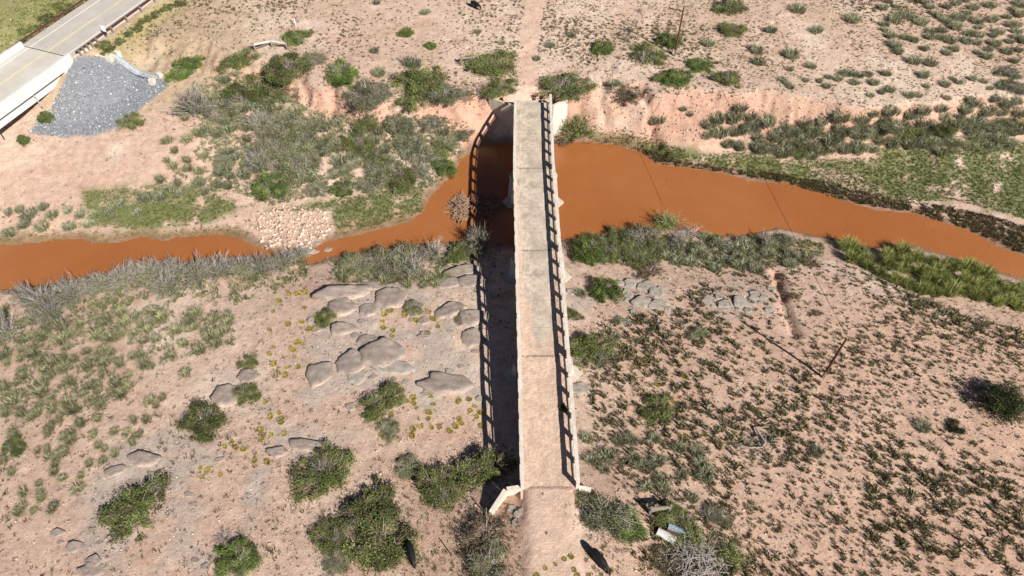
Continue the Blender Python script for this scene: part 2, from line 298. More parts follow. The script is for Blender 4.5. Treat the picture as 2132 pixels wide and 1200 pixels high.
blend(sstep(.10, .02, np.abs(fbm(GXX * .09 + .3 * fbm(GXX * .3, GYY * .3, 2, 8), GYY * .09, 3, 44))), np.array([.50, .32, .235]), .5)
blend(sstep(.25, .6, fbm(GXX * .11, GYY * .11, 4, 47)), np.array([.66, .53, .42]), .6)
lowright = sstep(1180, 1350, U) * sstep(560, 700, V); blend(lowright, np.array([.53, .345, .25]), .7)
up_l = sstep(260, 180, V) * sstep(700, 300, U) * (GYY > 60); blend(up_l, OLIVE, .45 * 1.0)
ul_d = sstep(-2, 3, upland(GXX, GYY)[0]); blend(ul_d * sstep(-.1, .5, fbm(GXX * .12, GYY * .12, 3, 55)), np.array([.48, .35, .25]), .7)
for P in ROCKZ: blend(pmask(P, 22) * sstep(-.35, .15, fbm(GXX * .3, GYY * .3, 4, 61)), ROCK, .85)
for P in GREENZ: blend(pmask(P, 16) * sstep(-.7, -.1, fbm(GXX * .5, GYY * .5, 3, 62)), GREEN, .8)
blend(pmask(MUDZ[0], 10) * sstep(-.5, .1, fbm(GXX * .3, GYY * .3, 3, 66)), MUD, .75)
for P in MUDZ[1:]: blend(pmask(P, 10), np.array([.32, .235, .13]), .7)
for P in PALEZ: blend(pmask(P, 8) * sstep(-.6, 0, fbm(GXX * .6, GYY * .6, 3, 63)), PALE, .8)
zz_ = 0; sdr = poly_sd(river, GXX, GYY); blend(sstep(1.6, .1, sdr + .6 * fbm(GXX * .7, GYY * .7, 3, 33)), MUD * 1.25, .8)
blend(sstep(4, -4, poly_sd(RIPRAP, U, V) + jit * .15), GRAVEL)
o_h = (GXX - HW_A[0]) * HW_N[0] + (GYY - HW_A[1]) * HW_N[1]; s_h = (GXX - HW_A[0]) * HW_D[0] + (GYY - HW_A[1]) * HW_D[1]
blend(sstep(6.5, 9, -o_h) * sstep(40, 20, -o_h) * sstep(5, 9, s_h), np.array([.26, .26, .10]), .8)
blend(sstep(6.2, 7, o_h) * sstep(12, 8, o_h) * sstep(13, 16, s_h), np.array([.30, .27, .12]), .7)
track = [tuple(on_plane(u, v, 7.1)[:2]) for u, v in [(1130,-120),(1118,0),(1105,60),(1097,120),(1102,190)]]
blend(sstep(2.2, .8, seg_dist(track, GXX, GYY) + .5 * fbm(GXX * .6, GYY * .6, 2, 3)), np.array([.60, .41, .31]), .8)
blend(sstep(2.9, 2.2, np.abs(GXX - 3.9) + .5 * fbm(GXX * .7, GYY * .7, 3, 91)) * sstep(33, 32, GYY) * sstep(8, 14, GYY), np.array([.57, .41, .31]), .9)
ny, nx = GXX.shape; idx = np.arange(nx * ny).reshape(ny, nx)
fq = np.stack([idx[:-1, :-1], idx[:-1, 1:], idx[1:, 1:], idx[1:, :-1]], -1).reshape(-1, 4)
me = np_mesh('ground', np.stack([GXX, GYY, GZ], -1).reshape(-1, 3), fq, col.reshape(-1, 3), 'soil'); me.shade_smooth()
tag(link('ground', me), 'pink sandy desert ground with scattered rock and grass', None, None, 'structure')
mb = MB(); mb.add([(-400, 20, 0), (500, 20, 0), (500, 130, 0), (-400, 130, 0)], [(0, 1, 2, 3)])
tag(link('river', mb.mesh('river', 'muddy_water')), 'muddy orange brown river winding under the old bridge', None, None, 'structure')

# ------------------------------------------------------------------ the old concrete bridge
JX = [(3.88, 31.0), (3.68, 47.4), (3.42, 64.4), (3.20, 81.0), (3.38, 97.3)]; DZ = 7.0; RH = 1.62; IN, OUT = 2.62, 3.02
old = thing('old_bridge', 'old narrow concrete bridge with open railings crossing the muddy river', 'bridge', (3.5, 64, 0)); OR = Vector(old.location)
post_me = MB(); post_me.box(-.17, .17, -.21, .21, 0, RH - .20); post_me = post_me.mesh('post', 'concrete_rail')
for i in range(4):
    a, bq = Vector((*JX[i], 0)), Vector((*JX[i + 1], 0)); L = (bq - a).length; rz = math.atan2(-(bq - a).x, (bq - a).y); loc = a - OR + Vector((0, 0, DZ))
    M = Matrix.Rotation(rz, 4, 'Z')
    def part(name, mbx, mat='concrete', parent=old, l=loc, r=rz):
        return link(name, mbx.mesh(name, mat), parent, l if parent is old else (0, 0, 0), r if parent is old else 0)
    mb = MB(); mb.box(-2.98, 2.98, .02, L - .02, -.35, 0); deck = part('deck_slab', mb, 'bridge_deck')
    for gxp in (-2.3, -.75, .75, 2.3):
        mb = MB(); mb.box(gxp - .22, gxp + .22, .4, L - .4, -1.25, -.352); part('girder', mb)
    for sd in (-1, 1):
        xo = sorted((sd * IN, sd * OUT)); xm = sorted((sd * (IN + .14), sd * (OUT - .14)))
        mb = MB(); nseg = 14
        for k in range(nseg):
            y0 = .03 + (L - .06) * k / nseg; y1 = .03 + (L - .06) * (k + 1) / nseg; dx = random.uniform(-.02, .02); dz = random.uniform(-.012, .012)
            mb.box(xo[0] + dx, xo[1] + dx, y0, y1, RH - .21 + dz, RH + dz)
        part('top_rail', mb, 'concrete_rail')
        mb = MB(); mb.box(xm[0], xm[1], .03, L - .03, .52, .64); part('middle_rail', mb, 'concrete_rail')
        mb = MB(); mb.box(xo[0] - (.03 if sd < 0 else .0), xo[1] + (.03 if sd > 0 else 0), .03, L - .03, .003, .10); part('curb', mb, 'concrete_rail')
        npost = 7
        for k in range(npost):
            yy = .25 + (L - .5) * k / (npost - 1); p = M @ Vector((sd * (IN + OUT) / 2, yy, 0)); link('post', post_me, old, loc + p, rz)
    if i < 3:       # dirt filled expansion joint between spans
        mb = MB(); 
        for k in range(13): x0 = -2.6 + .4 * k; mb.box(x0, x0 + .4, L - .09 - random.uniform(0, .08), L + .07 + random.uniform(0, .12), .003, .006 + .004 * random.random() + (.07 if i == 0 else .0))
        part('expansion_joint', mb, 'joint_dirt')
    for yy in (L * .25, L * .5, L * .75):
        mb = MB(); 
        for k in range(13): x0 = -2.6 + .4 * k; dy = random.uniform(-.03, .03); mb.box(x0, x0 + .4, yy - .03 + dy, yy + .03 + dy, .001, .004)
        if i > 0: part('slab_crack', mb, 'joint_dirt')
for i in (1, 2, 3):
    x, y = JX[i]; g0 = -1.0 if i == 3 else float(ground(x, y)) - .8
    def hexa(hw, t, nose): return [(-hw, -t), (hw, -t), (hw + nose, 0), (hw, t), (-hw, t), (-hw - nose, 0)]
    mb = MB(); mb.prism(hexa(3.55, .75, .55), g0, 5.25, hexa(3.1, .5, .4)); pier = link('pier', mb.mesh('pier', 'concrete'), old, (x - OR.x, y - OR.y, 0))
    mb = MB(); mb.prism(hexa(3.35, .7, .25), 5.2, 5.74); link('pier_cap', mb.mesh('pier_cap', 'concrete'), pier)
    zf = max(g0 + .8, .0) + .35; mb = MB(); mb.prism(hexa(3.9, 1.1, .9), g0, zf); link('footing', mb.mesh('footing', 'concrete'), pier)
def wall(name, pts, thick, zb, zt, mat='concrete'):
    """standing wall along plan points with its own top heights"""
    mb = MB(); 
    for k in range(len(pts) - 1):
        (x0, y0), (x1, y1) = pts[k], pts[k + 1]; d = Vector((x1 - x0, y1 - y0, 0)).normalized(); n = Vector((-d.y, d.x, 0)) * thick
        P = [(x0, y0), (x1, y1), (x1 + n.x, y1 + n.y), (x0 + n.x, y0 + n.y)]
        mb.prism([(p[0] - OR.x, p[1] - OR.y) for p in P], zb, [zt[k], zt[k + 1], zt[k + 1], zt[k]])
    return link(name, mb.mesh(name, mat), old)
mb = MB(); mb.box(-3.0, 3.0, -.9, .55, 2.0, 6.62); link('abutment', mb.mesh('abutment', 'concrete'), old, (JX[0][0] - OR.x, JX[0][1] - OR.y, 0))
mb = MB(); mb.box(-3.0, 3.0, -.6, 1.1, -.8, 6.62); link('abutment', mb.mesh('abutment', 'concrete'), old, (JX[4][0] - OR.x, JX[4][1] - OR.y, 0))
wall('wing_wall', [(8.9, 98.9), (6.42, 96.6)], .45, -.6, [6.75, 6.95], 'concrete_rail')
wall('wing_wall', [(.42, 96.7), (-3.6, 99.6)], .45, -.4, [6.95, 6.5])
wall('wing_wall', [(-.5, 30.75), (1.05, 31.0)], .42, 2.5, [7.15, 7.15], 'concrete_rail'); wall('wing_wall', [(-2.0, 28.6), (-.52, 30.74)], .42, 2.5, [6.55, 7.15], 'concrete_rail')
wall('wing_wall', [(6.85, 30.95), (8.1, 30.8)], .42, 2.5, [7.1, 6.9], 'concrete_rail')
# blown sand lying on the near spans of the deck
for i, cover in ((0, 1.0), (1, .55), (2, .2)):
    a, bq = Vector((*JX[i], 0)), Vector((*JX[i + 1], 0)); L = (bq - a).length; rz = math.atan2(-(bq - a).x, (bq - a).y)
    xs = np.linspace(-2.6, 2.6, 40); ys = np.linspace(.05, L - .05, 110); XX, YY = np.meshgrid(xs, ys)
    hh = .05 + .05 * np.abs(XX) / 2.6 + .035 * fbm(XX * 1.5, YY * .7 + i * 50, 4, 71 + i) + .02 * fbm(XX * 5, YY * 5, 2, 73)
    if i: hh = hh - .035 - .075 * sstep(.0, .75, YY / L + i - 1) * (i < 2) - .12 * (i > 1) + .09 * sstep(1.7, 2.5, np.abs(XX)) + .05 * fbm(XX * .6, YY * .6, 4, 78)
    hh -= .05 * np.exp(-((np.abs(XX) - 0.75) / .35) ** 2) * .5
    hh = np.where(YY > L + 9, 0, hh)
    ii = np.arange(XX.size).reshape(XX.shape); q = np.stack([ii[:-1, :-1], ii[:-1, 1:], ii[1:, 1:], ii[1:, :-1]], -1).reshape(-1, 4)
    cc = np.broadcast_to(np.array([.58, .425, .32]), (XX.size, 3)) * (1 + .12 * fbm(XX * .8, YY * .5, 3, 75).reshape(-1, 1))
    me = np_mesh('sand_layer', np.stack([XX, YY, hh], -1).reshape(-1, 3), q, cc, 'soil'); me.shade_smooth()
    so = link('sand_layer', me, old, a - OR + Vector((0, 0, DZ)), rz); so['kind'] = 'stuff'

# ------------------------------------------------------------------ the highway, its bridge, rails, sign and drain
def hw(s, o, z): return Vector((HW_A[0] + HW_D[0] * s + HW_N[0] * o, HW_A[1] + HW_D[1] * s + HW_N[1] * o, z))
HRZ = math.atan2(-HW_D[0], HW_D[1])
def hbox(mb, s0, s1, o0, o1, z0, z1, org): 
    P = [hw(s0, o0, 0), hw(s0, o1, 0), hw(s1, o1, 0), hw(s1, o0, 0)]; mb.prism([(p.x - org.x, p.y - org.y) for p in P], z0 - org.z, z1 - org.z)
Z0 = Vector((0, 0, 0))
mb = MB(); hbox(mb, HW_J + .04, 90, -5.6, 5.3, HW_Z - .35, HW_Z, Z0); road = tag(link('highway', mb.mesh('highway', 'asphalt')), 'two lane grey asphalt highway leading off the modern bridge', None, None, 'structure')
def marking(s0, s1, o, w, mat, par, org): mb = MB(); hbox(mb, s0, s1, o - w / 2, o + w / 2, HW_Z + .002, HW_Z + .008, org); link('lane_marking', mb.mesh('lane_marking', mat), par)
for o, w, mt in ((-3.8, .16, 'marking_white'), (3.9, .16, 'marking_white'), (.13, .11, 'marking_yellow')): marking(HW_J + .1, 90, o, w, mt, road, Z0)
marking(HW_J + .1, 21.5, -.13, .11, 'marking_yellow', road, Z0)
for k in range(4): marking(27 + k * 12, 31 + k * 12, -.13, .11, 'marking_yellow', road, Z0)
BO = hw(-20, 0, 0); hb = thing('highway_bridge', 'modern white concrete highway bridge with solid parapets beside the stone slope', 'bridge', BO)
mb = MB(); hbox(mb, -60, HW_J - .04, -5.0, 5.0, HW_Z - .3, HW_Z, BO); link('deck', mb.mesh('deck', 'highway_concrete'), hb)
for sd in (-1, 1):
    for k in range(5):
        mb = MB(); s0 = -60 + k * 14.04; o = sorted((sd * 4.95, sd * 5.4)); hbox(mb, s0, s0 + 14.0, o[0], o[1], HW_Z - 1.15, HW_Z + .85, BO); link('parapet', mb.mesh('parapet', 'concrete_white'), hb)
    mb = MB(); o = sorted((sd * 3.7, sd * 4.35)); hbox(mb, -60, HW_J - 2.0, o[0], o[1], HW_Z - 3.1, HW_Z - 1.9, BO); link('girder', mb.mesh('girder', 'concrete_white'), hb)
mb = MB(); hbox(mb, -60, HW_J - 2.0, -1, 1, HW_Z - 2.7, HW_Z - .32, BO); link('girder', mb.mesh('girder', 'concrete_white'), hb)
mb = MB(); hbox(mb, HW_J - 2.4, HW_J - 1.0, -5.2, 5.2, 2.5, HW_Z - .32, BO); link('abutment', mb.mesh('abutment', 'concrete_white'), hb)
mb = MB(); hbox(mb, HW_J - .99, HW_J + 1.6, 4.9, 5.35, 3, HW_Z - 1.17, BO); link('wing_wall', mb.mesh('wing_wall', 'concrete_white'), hb)
for o, w, mt in ((-3.8, .16, 'marking_white'), (3.9, .16, 'marking_white'), (.13, .11, 'marking_yellow'), (-.13, .11, 'marking_yellow')): marking(-60, HW_J - .1, o, w, mt, hb, BO)
mb = MB(); hbox(mb, HW_J - .08, HW_J + .08, -4.9, 4.9, HW_Z + .003, HW_Z + .012, BO); link('expansion_joint', mb.mesh('expansion_joint', 'sign_back'), hb)
for s in (1.0, -7.5):
    mb = MB(); mb.tube([hw(s, 4.8, HW_Z - 1.6) - BO, hw(s - .2, 5.5, HW_Z - 1.75) - BO, hw(s - .3, 5.75, HW_Z - 3.3) - BO], .1, 8); link('drain_spout', mb.mesh('drain_spout', 'galvanised'), hb)
def guard_rail(o, s0, s1, side, label):
    org = hw(s0, o, float(HW_Z)); g = thing('guard_rail', label, 'guard rail', org)
    P = [(0, .0), (.05, .06), (.0, .13), (.08, .2), (.0, .27), (.05, .34), (0, .40)]; mb = MB(); ss = np.arange(s0, s1 + .1, 3.8); ring = []
    for s in ss:
        for off, h in P: ring.append(hw(s, o - side * (.08 + off), HW_Z + .38 + h) - org)
        for off, h in P[::-1]: ring.append(hw(s, o - side * (.04 + off), HW_Z + .38 + h) - org)
    n = 14; fs = [(i * n + k, i * n + (k + 1) % n, (i + 1) * n + (k + 1) % n, (i + 1) * n + k) for i in range(len(ss) - 1) for k in range(n)] + [tuple(range(n)), tuple((len(ss) - 1) * n + k for k in range(n))]
    mb.add(ring, fs); link('rail_beam', mb.mesh('rail_beam', 'steel_rust'), g)
    pm = MB(); pm.box(-.1, .1, -.1, .1, -.7, .74); pm = pm.mesh('post', 'weathered_wood'); bm_ = MB(); bm_.box(-.1, .1, -.1, .1, .40, .76); bm_ = bm_.mesh('spacer_block', 'weathered_wood')
    sp = list(np.arange(s0 + 4.6, s1, 1.9 * 2)) + [s0 + .5 + .95 * k for k in range(4)]
    for s in sp:
        q = link('post', pm, g, hw(s, o + side * .3, HW_Z) - org, HRZ); link('spacer_block', bm_, q, (-side * .21, 0, 0))
guard_rail(5.75, HW_J + .9, 62, 1, 'rusty brown guard rail between the highway and the old bridge side')
guard_rail(-5.75, HW_J - 2.6, 62, -1, 'rusty brown guard rail on the grassy far side of the highway')
sp = hw(17.6, 6.5, 0); sp.z = float(ground(sp.x, sp.y)); sg = thing('road_sign', 'small white road sign standing behind the guard rail', 'sign', sp, HRZ)
mb = MB(); mb.box(-.04, .04, -.03, .03, -.2, 2.6); link('post', mb.mesh('post', 'galvanised'), sg)
mb = MB(); mb.box(-.42, .42, -.07, -.035, 1.5, 2.6); link('panel', mb.mesh('panel', 'sign_white'), sg)
mb = MB(); mb.box(-.35, .35, -.075, -.035, .95, 1.42); link('lower_panel', mb.mesh('lower_panel', 'sign_back'), sg)
# concrete apron and half-pipe drain down the bank
A0, A1 = spot(238, 121), spot(326, 167); dv = (A1 - A0); dl = dv.length; ang = math.atan2(-dv.x, dv.y)
fl = thing('drain_flume', 'galvanised half pipe flume running down the stone bank', 'drain', A0); mb = MB(); K = 9; vs = []
for j in range(7):
    c0 = A0.lerp(A1, j / 6); c0.z = float(ground(c0.x, c0.y)) + .28; side = Vector((dv.y, -dv.x, 0)).normalized()
    for rr in (.62, .58):
        vs += [c0 - A0 + side * (math.cos(math.pi * k / (K - 1)) * rr) + Vector((0, 0, -math.sin(math.pi * k / (K - 1)) * rr * .7 + .18)) for k in range(K)]
W2 = 2 * K; mb.add(vs, [(j * W2 + k, j * W2 + k + 1, (j + 1) * W2 + k + 1, (j + 1) * W2 + k) for j in range(6) for k in range(K - 1)] + [(j * W2 + K + k + 1, j * W2 + K + k, (j + 1) * W2 + K + k, (j + 1) * W2 + K + k + 1) for j in range(6) for k in range(K - 1)]
   + [(j * W2, (j + 1) * W2, (j + 1) * W2 + K, j * W2 + K) for j in range(6)] + [(j * W2 + K - 1, j * W2 + 2 * K - 1, (j + 1) * W2 + 2 * K - 1, (j + 1) * W2 + K - 1) for j in range(6)])
link('channel', mb.mesh('channel', 'galvanised'), fl)
for e in (A0, A1):
    for sdd in (-1, 1):
        mb = MB(); mb.box(-.35, .35, -.5, .5, -.6, .75); q = link('anchor_block', mb.mesh('anchor_block', 'apron_concrete'), fl, e - A0 + Vector((dv.y, -dv.x, 0)).normalized() * .95 * sdd, ang + .2 * sdd)
AP = [(158,112),(190,100),(240,116),(236,127),(205,117),(160,127)]; pts = [spot(u, v) for u, v in AP]; mb = MB()
mb.prism([(p.x, p.y) for p in pts], [p.z - .4 for p in pts], [p.z + .07 for p in pts]); tag(link('concrete_apron', mb.mesh('concrete_apron', 'apron_concrete')), 'cream concrete apron leading from the guard rail to the flume', 'apron')

# ------------------------------------------------------------------ plant prototypes (unit radius)
def rot_leaves(n, cen, size, seed, up=.3):
    r = np.random.default_rng(seed); a = r.normal(size=(n, 3)); a[:, 2] += 0; a /= np.linalg.norm(a, axis=1)[:, None]
    b_ = np.cross(a, r.normal(size=(n, 3))); b_ /= np.linalg.norm(b_, axis=1)[:, None]; s = size * r.uniform(.6, 1.4, (n, 1)); w = .45
    v = np.stack([cen - a * s, cen + b_ * s * w, cen + a * s, cen - b_ * s * w], 1).reshape(-1, 3); f = np.arange(4 * n).reshape(n, 4); return v, f
def tint(n, cols, r, per=4, jitv=.22):
    k = r.integers(0, len(cols), n); c = np.array(cols)[k] * r.uniform(1 - jitv, 1 + jitv, (n, 1)); return np.repeat(c, per, 0)
def leaf_bush(name, seed, cols, n=12000, nc=70, size=.031, hz=.8, spread=.10, stemcol=(.17, .13, .10), open_=.0, lean=0):
    r = np.random.default_rng(seed); nl = int(r.integers(4, 8)); la = r.uniform(0, 6.283) + np.arange(nl) * 2.4; lr = np.sqrt(r.uniform(.02, 1, nl)) * .62; lobe = np.stack([np.cos(la) * lr, np.sin(la) * lr], 1); lrad = r.uniform(.34, .58, nl); lh = r.uniform(.55, 1.05, nl)
    li = r.integers(0, nl, nc); d = r.normal(size=(nc, 3)); d[:, 2] = np.abs(d[:, 2]) + .05; d /= np.linalg.norm(d, axis=1)[:, None]; rad = r.uniform(.25, 1, nc) ** .5
    cen = d * (rad * lrad[li])[:, None]; cen[:, :2] += lobe[li]; cen[:, 2] = cen[:, 2] / lrad[li] * lh[li] * hz * .62 + .06; sz = r.uniform(.5, 1.4, nc) * spread
    k = r.integers(0, nc, n); p = cen[k] + r.normal(size=(n, 3)) * sz[k][:, None] * np.array([1, 1, .75]); p[:, 2] = np.maximum(p[:, 2], .01)
    v, f = rot_leaves(n, p, size, seed + 1); cl = np.array(cols)[r.integers(0, len(cols), nc)]; c = np.repeat(cl[k] * r.uniform(.6, 1.4, nc)[k][:, None] * r.uniform(.7, 1.3, (n, 1)), 4, 0)
    fol = np_mesh(name + '_foliage', v, f, c, 'leaf'); mb = MB()
    for q in cen:
        m1 = Vector(q) * .5 + Vector((0, 0, .06)) + Vector(r.normal(size=3)) * .05; mb.tube([(q[0] * .08, q[1] * .08, -.08), m1, Vector(q) * 1.02], [.022, .013, .005], 3, tuple(np.array(stemcol) * r.uniform(.7, 1.4)))
        mb.tube([m1, Vector(q) * 1.12 + Vector(r.normal(size=3)) * .08], [.009, .002], 3, tuple(np.array(stemcol) * r.uniform(1.0, 2.2) * np.array([1.15, .95, .9])))
        for _ in range(3): mb.tube([m1, Vector(q) + Vector(r.normal(size=3)) * .15], [.009, .003], 3, tuple(np.array(stemcol) * r.uniform(.8, 1.7)))
    return fol, mb.mesh(name + '_branches', 'twig')
def twig_bush(name, seed, cols, stemcols, n=2600, ns=95, hz=1.1):
    r = np.random.default_rng(seed); mb = MB(); tips = []
    for _ in range(ns):
        az = r.uniform(0, 6.283); el = r.uniform(.35, 1.45); L = r.uniform(.7, 1.1); d = Vector((math.cos(az) * math.cos(el), math.sin(az) * math.cos(el), math.sin(el) * hz)); b0 = Vector((r.normal() * .12, r.normal() * .12, -.06))
        p1 = b0 + d * L * .45 + Vector(r.normal(size=3)) * .04; p2 = b0 + d * L + Vector((0, 0, -.12 * math.cos(el))) + Vector(r.normal(size=3)) * .05; sc = tuple(np.array(stemcols[r.integers(0, len(stemcols))]) * r.uniform(.8, 1.3))
        mb.tube([b0, p1, p2], [.016, .011, .003], 3, sc); tips.append((p1, p2))
        for _ in range(5):
            t = r.uniform(.2, .95); q = p1.lerp(p2, t); mb.tube([q, q + (p2 - p1) * r.uniform(.25, .6) + Vector(r.normal(size=3)) * .10], [.007, .002], 3, sc)
    i = r.integers(0, ns, n); t = r.uniform(-.3, .75, n)
    p = np.array([list(tips[a][0].lerp(tips[a][1], float(b_))) for a, b_ in zip(i, t)]) + r.normal(size=(n, 3)) * .07; p[:, 2] = np.maximum(p[:, 2], .02)
    v, f = rot_leaves(n, p, .034, seed + 1); return np_mesh(name + '_foliage', v, f, tint(n, cols, r), 'leaf'), mb.mesh(name + '_branches', 'twig')
def blades(n, R, H, w, cols, seed, base=.35, lean=(.15, 1.0), droop=.25):
    """clump of tapered blades: 5 verts, quad + tri given as two quads"""
    r = np.random.default_rng(seed); az = r.uniform(0, 6.283, n); rb = np.sqrt(r.uniform(0, 1, n)) * base * R; ln = r.uniform(*lean, n) * R; h = H * r.uniform(.55, 1.1, n) * (1 - .45 * (ln / R) ** 2)
    ox, oy = np.cos(az), np.sin(az); az2 = az + r.normal(size=n) * .7; lx, ly = np.cos(az2), np.sin(az2)
    b0 = np.stack([ox * rb, oy * rb, np.full(n, -.03 * R)], 1); m_ = b0 + np.stack([lx * ln * .4, ly * ln * .4, h * .7], 1); tp = b0 + np.stack([lx * ln, ly * ln, h * (1 - droop * r.uniform(0, 1, n))], 1)
    th = r.uniform(0, 6.283, n); sd = np.stack([np.cos(th), np.sin(th), np.zeros(n)], 1) * w * R * r.uniform(.6, 1.3, (n, 1))
    v = np.stack([b0 - sd, b0 + sd, m_ + sd * .8, m_ - sd * .8, tp], 1).reshape(-1, 3); q = np.arange(n)[:, None] * 5
    f = np.concatenate([q + np.array([[0, 1, 2]]), q + np.array([[0, 2, 3]]), q + np.array([[3, 2, 4]])]); return v, f, tint(n, cols, r, 5)
SAGE = [(.30, .31, .195), (.37, .37, .245), (.22, .235, .13), (.44, .42, .29), (.15, .16, .08)]
STRAW = [(.42, .40, .235), (.52, .48, .31), (.30, .305, .155), (.22, .235, .105), (.37, .36, .21), (.16, .165, .075)]
LUSH = [(0.25, 0.275, 0.069), (0.188, 0.231, 0.056), (0.35, 0.35, 0.112), (0.138, 0.175, 0.037), (0.45, 0.425, 0.188)]
OLV = [(.125, .155, .042), (.17, .20, .06), (.095, .118, .032), (.215, .23, .085), (.15, .14, .055)]
GRN = [(.105, .16, .032), (.14, .195, .045), (.075, .12, .025), (.18, .22, .06)]
DRK = [(0.034, 0.054, 0.014), (0.048, 0.072, 0.019), (0.024, 0.04, 0.012), (0.06, 0.084, 0.024)]
YEL = [(.46, .38, .03), (.34, .29, .035), (.17, .165, .035), (.54, .45, .045), (.42, .35, .04)]
BRN = [(.20, .135, .08), (.15, .105, .06), (.26, .17, .11), (.13, .115, .05)]
GREY = [(.30, .27, .25), (.24, .21, .20), (.38, .34, .31), (.28, .22, .20)]
PROTO = {}
PROTO['olive'] = [leaf_bush('olive%d' % k, 100 + k, OLV, hz=.75) for k in range(5)]
PROTO['green'] = [leaf_bush('green%d' % k, 120 + k, GRN, hz=.85, spread=.095) for k in range(4)]
PROTO['grey'] = [leaf_bush('grey%d' % k, 140 + k, [(.22, .22, .13), (.17, .175, .085), (.28, .275, .17), (.14, .15, .06)], n=10000, hz=.75, stemcol=(.30, .26, .23)) for k in range(4)]
PROTO['brown'] = [leaf_bush('brown%d' % k, 150 + k, [(.13, .115, .05), (.17, .13, .075), (.09, .085, .035)], n=4500, hz=.7, stemcol=(.24, .17, .14)) for k in range(3)]
PROTO['juniper'] = [leaf_bush('juniper%d' % k, 160 + k, DRK, n=10000, nc=80, hz=1.35, spread=.11, size=.027) for k in range(2)]
PROTO['twiggy'] = [twig_bush('twiggy%d' % k, 170 + k, [(.22, .235, .125), (.27, .275, .16), (.16, .18, .065), (.19, .19, .10)], GREY) for k in range(5)]
PROTO['dead'] = [twig_bush('dead%d' % k, 180 + k, [(.2, .16, .1)], [(.30, .24, .22), (.38, .33, .30), (.24, .18, .17)], n=120, ns=60, hz=.8) for k in range(3)]
PROTO['wisp'] = [twig_bush('wisp%d' % k, 190 + k, LUSH + GRN, [(.28, .26, .15), (.2, .2, .1)], n=2400, ns=60, hz=1.0) for k in range(2)]
def blade_proto(name, n, R, H, w, cols, seeds, **kw): return [np_mesh(name, *blades(n, R, H, w, cols, sdd, **kw)[:2], blades(n, R, H, w, cols, sdd, **kw)[2], 'blade') for sdd in seeds]
PROTO['sage'] = blade_proto('sagebrush', 250, 1, 1.0, .026, SAGE, range(200, 208), base=.7, lean=(.02, .8), droop=.5)
PROTO['straw'] = blade_proto('straw_grass', 230, 1, 1.25, .022, STRAW, range(210, 217), base=.5, lean=(.05, 1.15), droop=.5)
PROTO['lush'] = blade_proto('lush_grass', 420, 1, 1.45, .02, LUSH, range(220, 225), base=.5, lean=(.1, .9), droop=.35)
PROTO['yellow'] = blade_proto('snakeweed', 150, 1, .8, .06, YEL, range(230, 234), base=.85, lean=(.05, .6))
PROTO['brush'] = blade_proto('dry_brush', 150, 1, .7, .03, BRN, range(240, 244), base=.6, lean=(.05, .7))
KIND = {'olive': ('shrub', 'shrub'), 'green': ('shrub', 'shrub'), 'grey': ('shrub', 'shrub'), 'brown': ('shrub', 'shrub'), 'juniper': ('juniper_tree', 'tree'), 'twiggy': ('willow_bush', 'bush'), 'dead': ('dead_bush', 'dead bush'), 'wisp': ('willow_bush', 'bush'),
        'sage': ('sagebrush', 'sagebrush'), 'straw': ('grass_clump', 'grass clump'), 'lush': ('reed_clump', 'reeds'), 'yellow': ('snakeweed', 'flower clump'), 'brush': ('dry_weed', 'weed')}
pr = random.Random(3)
def plant(kind, u, v, rpx, label, group=None, zs=1.0, base=.3):
    P = spot(u, v + base * rpx); R = rpx / px_per_m(P); pk = pr.choice(PROTO[kind]); nm, cat = KIND[kind]; rz = pr.uniform(0, 6.28); e_ = pr.uniform(.82, 1.2); sc = (R * e_, R / e_, R * zs * pr.uniform(.8, 1.1))
    P = P - Vector((0, 0, .02))
    if isinstance(pk, tuple):
        sc = tuple(q_ * (1.2 if kind not in ('twiggy', 'dead', 'wisp') else 1.05) for q_ in sc)
        t = thing(nm, label, cat, P, rz, group)
        if kind == 'juniper': link('crown', pk[0], t, (0, 0, 0), 0, sc); link('trunk', pk[1], t, (0, 0, 0), 0, sc)
        else: link('foliage', pk[0], t, (0, 0, 0), 0, sc); link('branches', pk[1], t, (0, 0, 0), 0, sc)
        if kind in ('olive', 'green', 'grey') and rpx > 20 and pr.random() < .7: link('dead_twigs', pr.choice(PROTO['dead'])[1], t, (R * pr.uniform(-.4, .4), R * pr.uniform(-.1, .5), 0), pr.uniform(0, 6), tuple(q_ * pr.uniform(.6, .8) for q_ in sc))
        return t
    return tag(link(nm, pk, None, P, rz, sc), label, cat, group)
def zone_pts(P, n, rmin, rmax, gap=.8, seed=0):
    r = random.Random(seed); xs = [p[0] for p in P]; ys = [p[1] for p in P]; out = []; Pn = np.array(P, float); tries = 0
    while len(out) < n and tries < n * 40:
        tries += 1; u, v = r.uniform(min(xs), max(xs)), r.uniform(min(ys), max(ys))
        if poly_sd(Pn, np.array([u]), np.array([v]))[0] > 0: continue
        rr = r.uniform(rmin, rmax)
        if any((u - a) ** 2 + ((v - b_) * 1.5) ** 2 < ((rr + c_) * gap) ** 2 for a, b_, c_ in out): continue
        out.append((u, v, rr))
    return out
def group_of(kind, pts, label, group, zs=1.0):
    for u, v, r_ in pts: plant(kind, u, v, r_, label, group, zs)

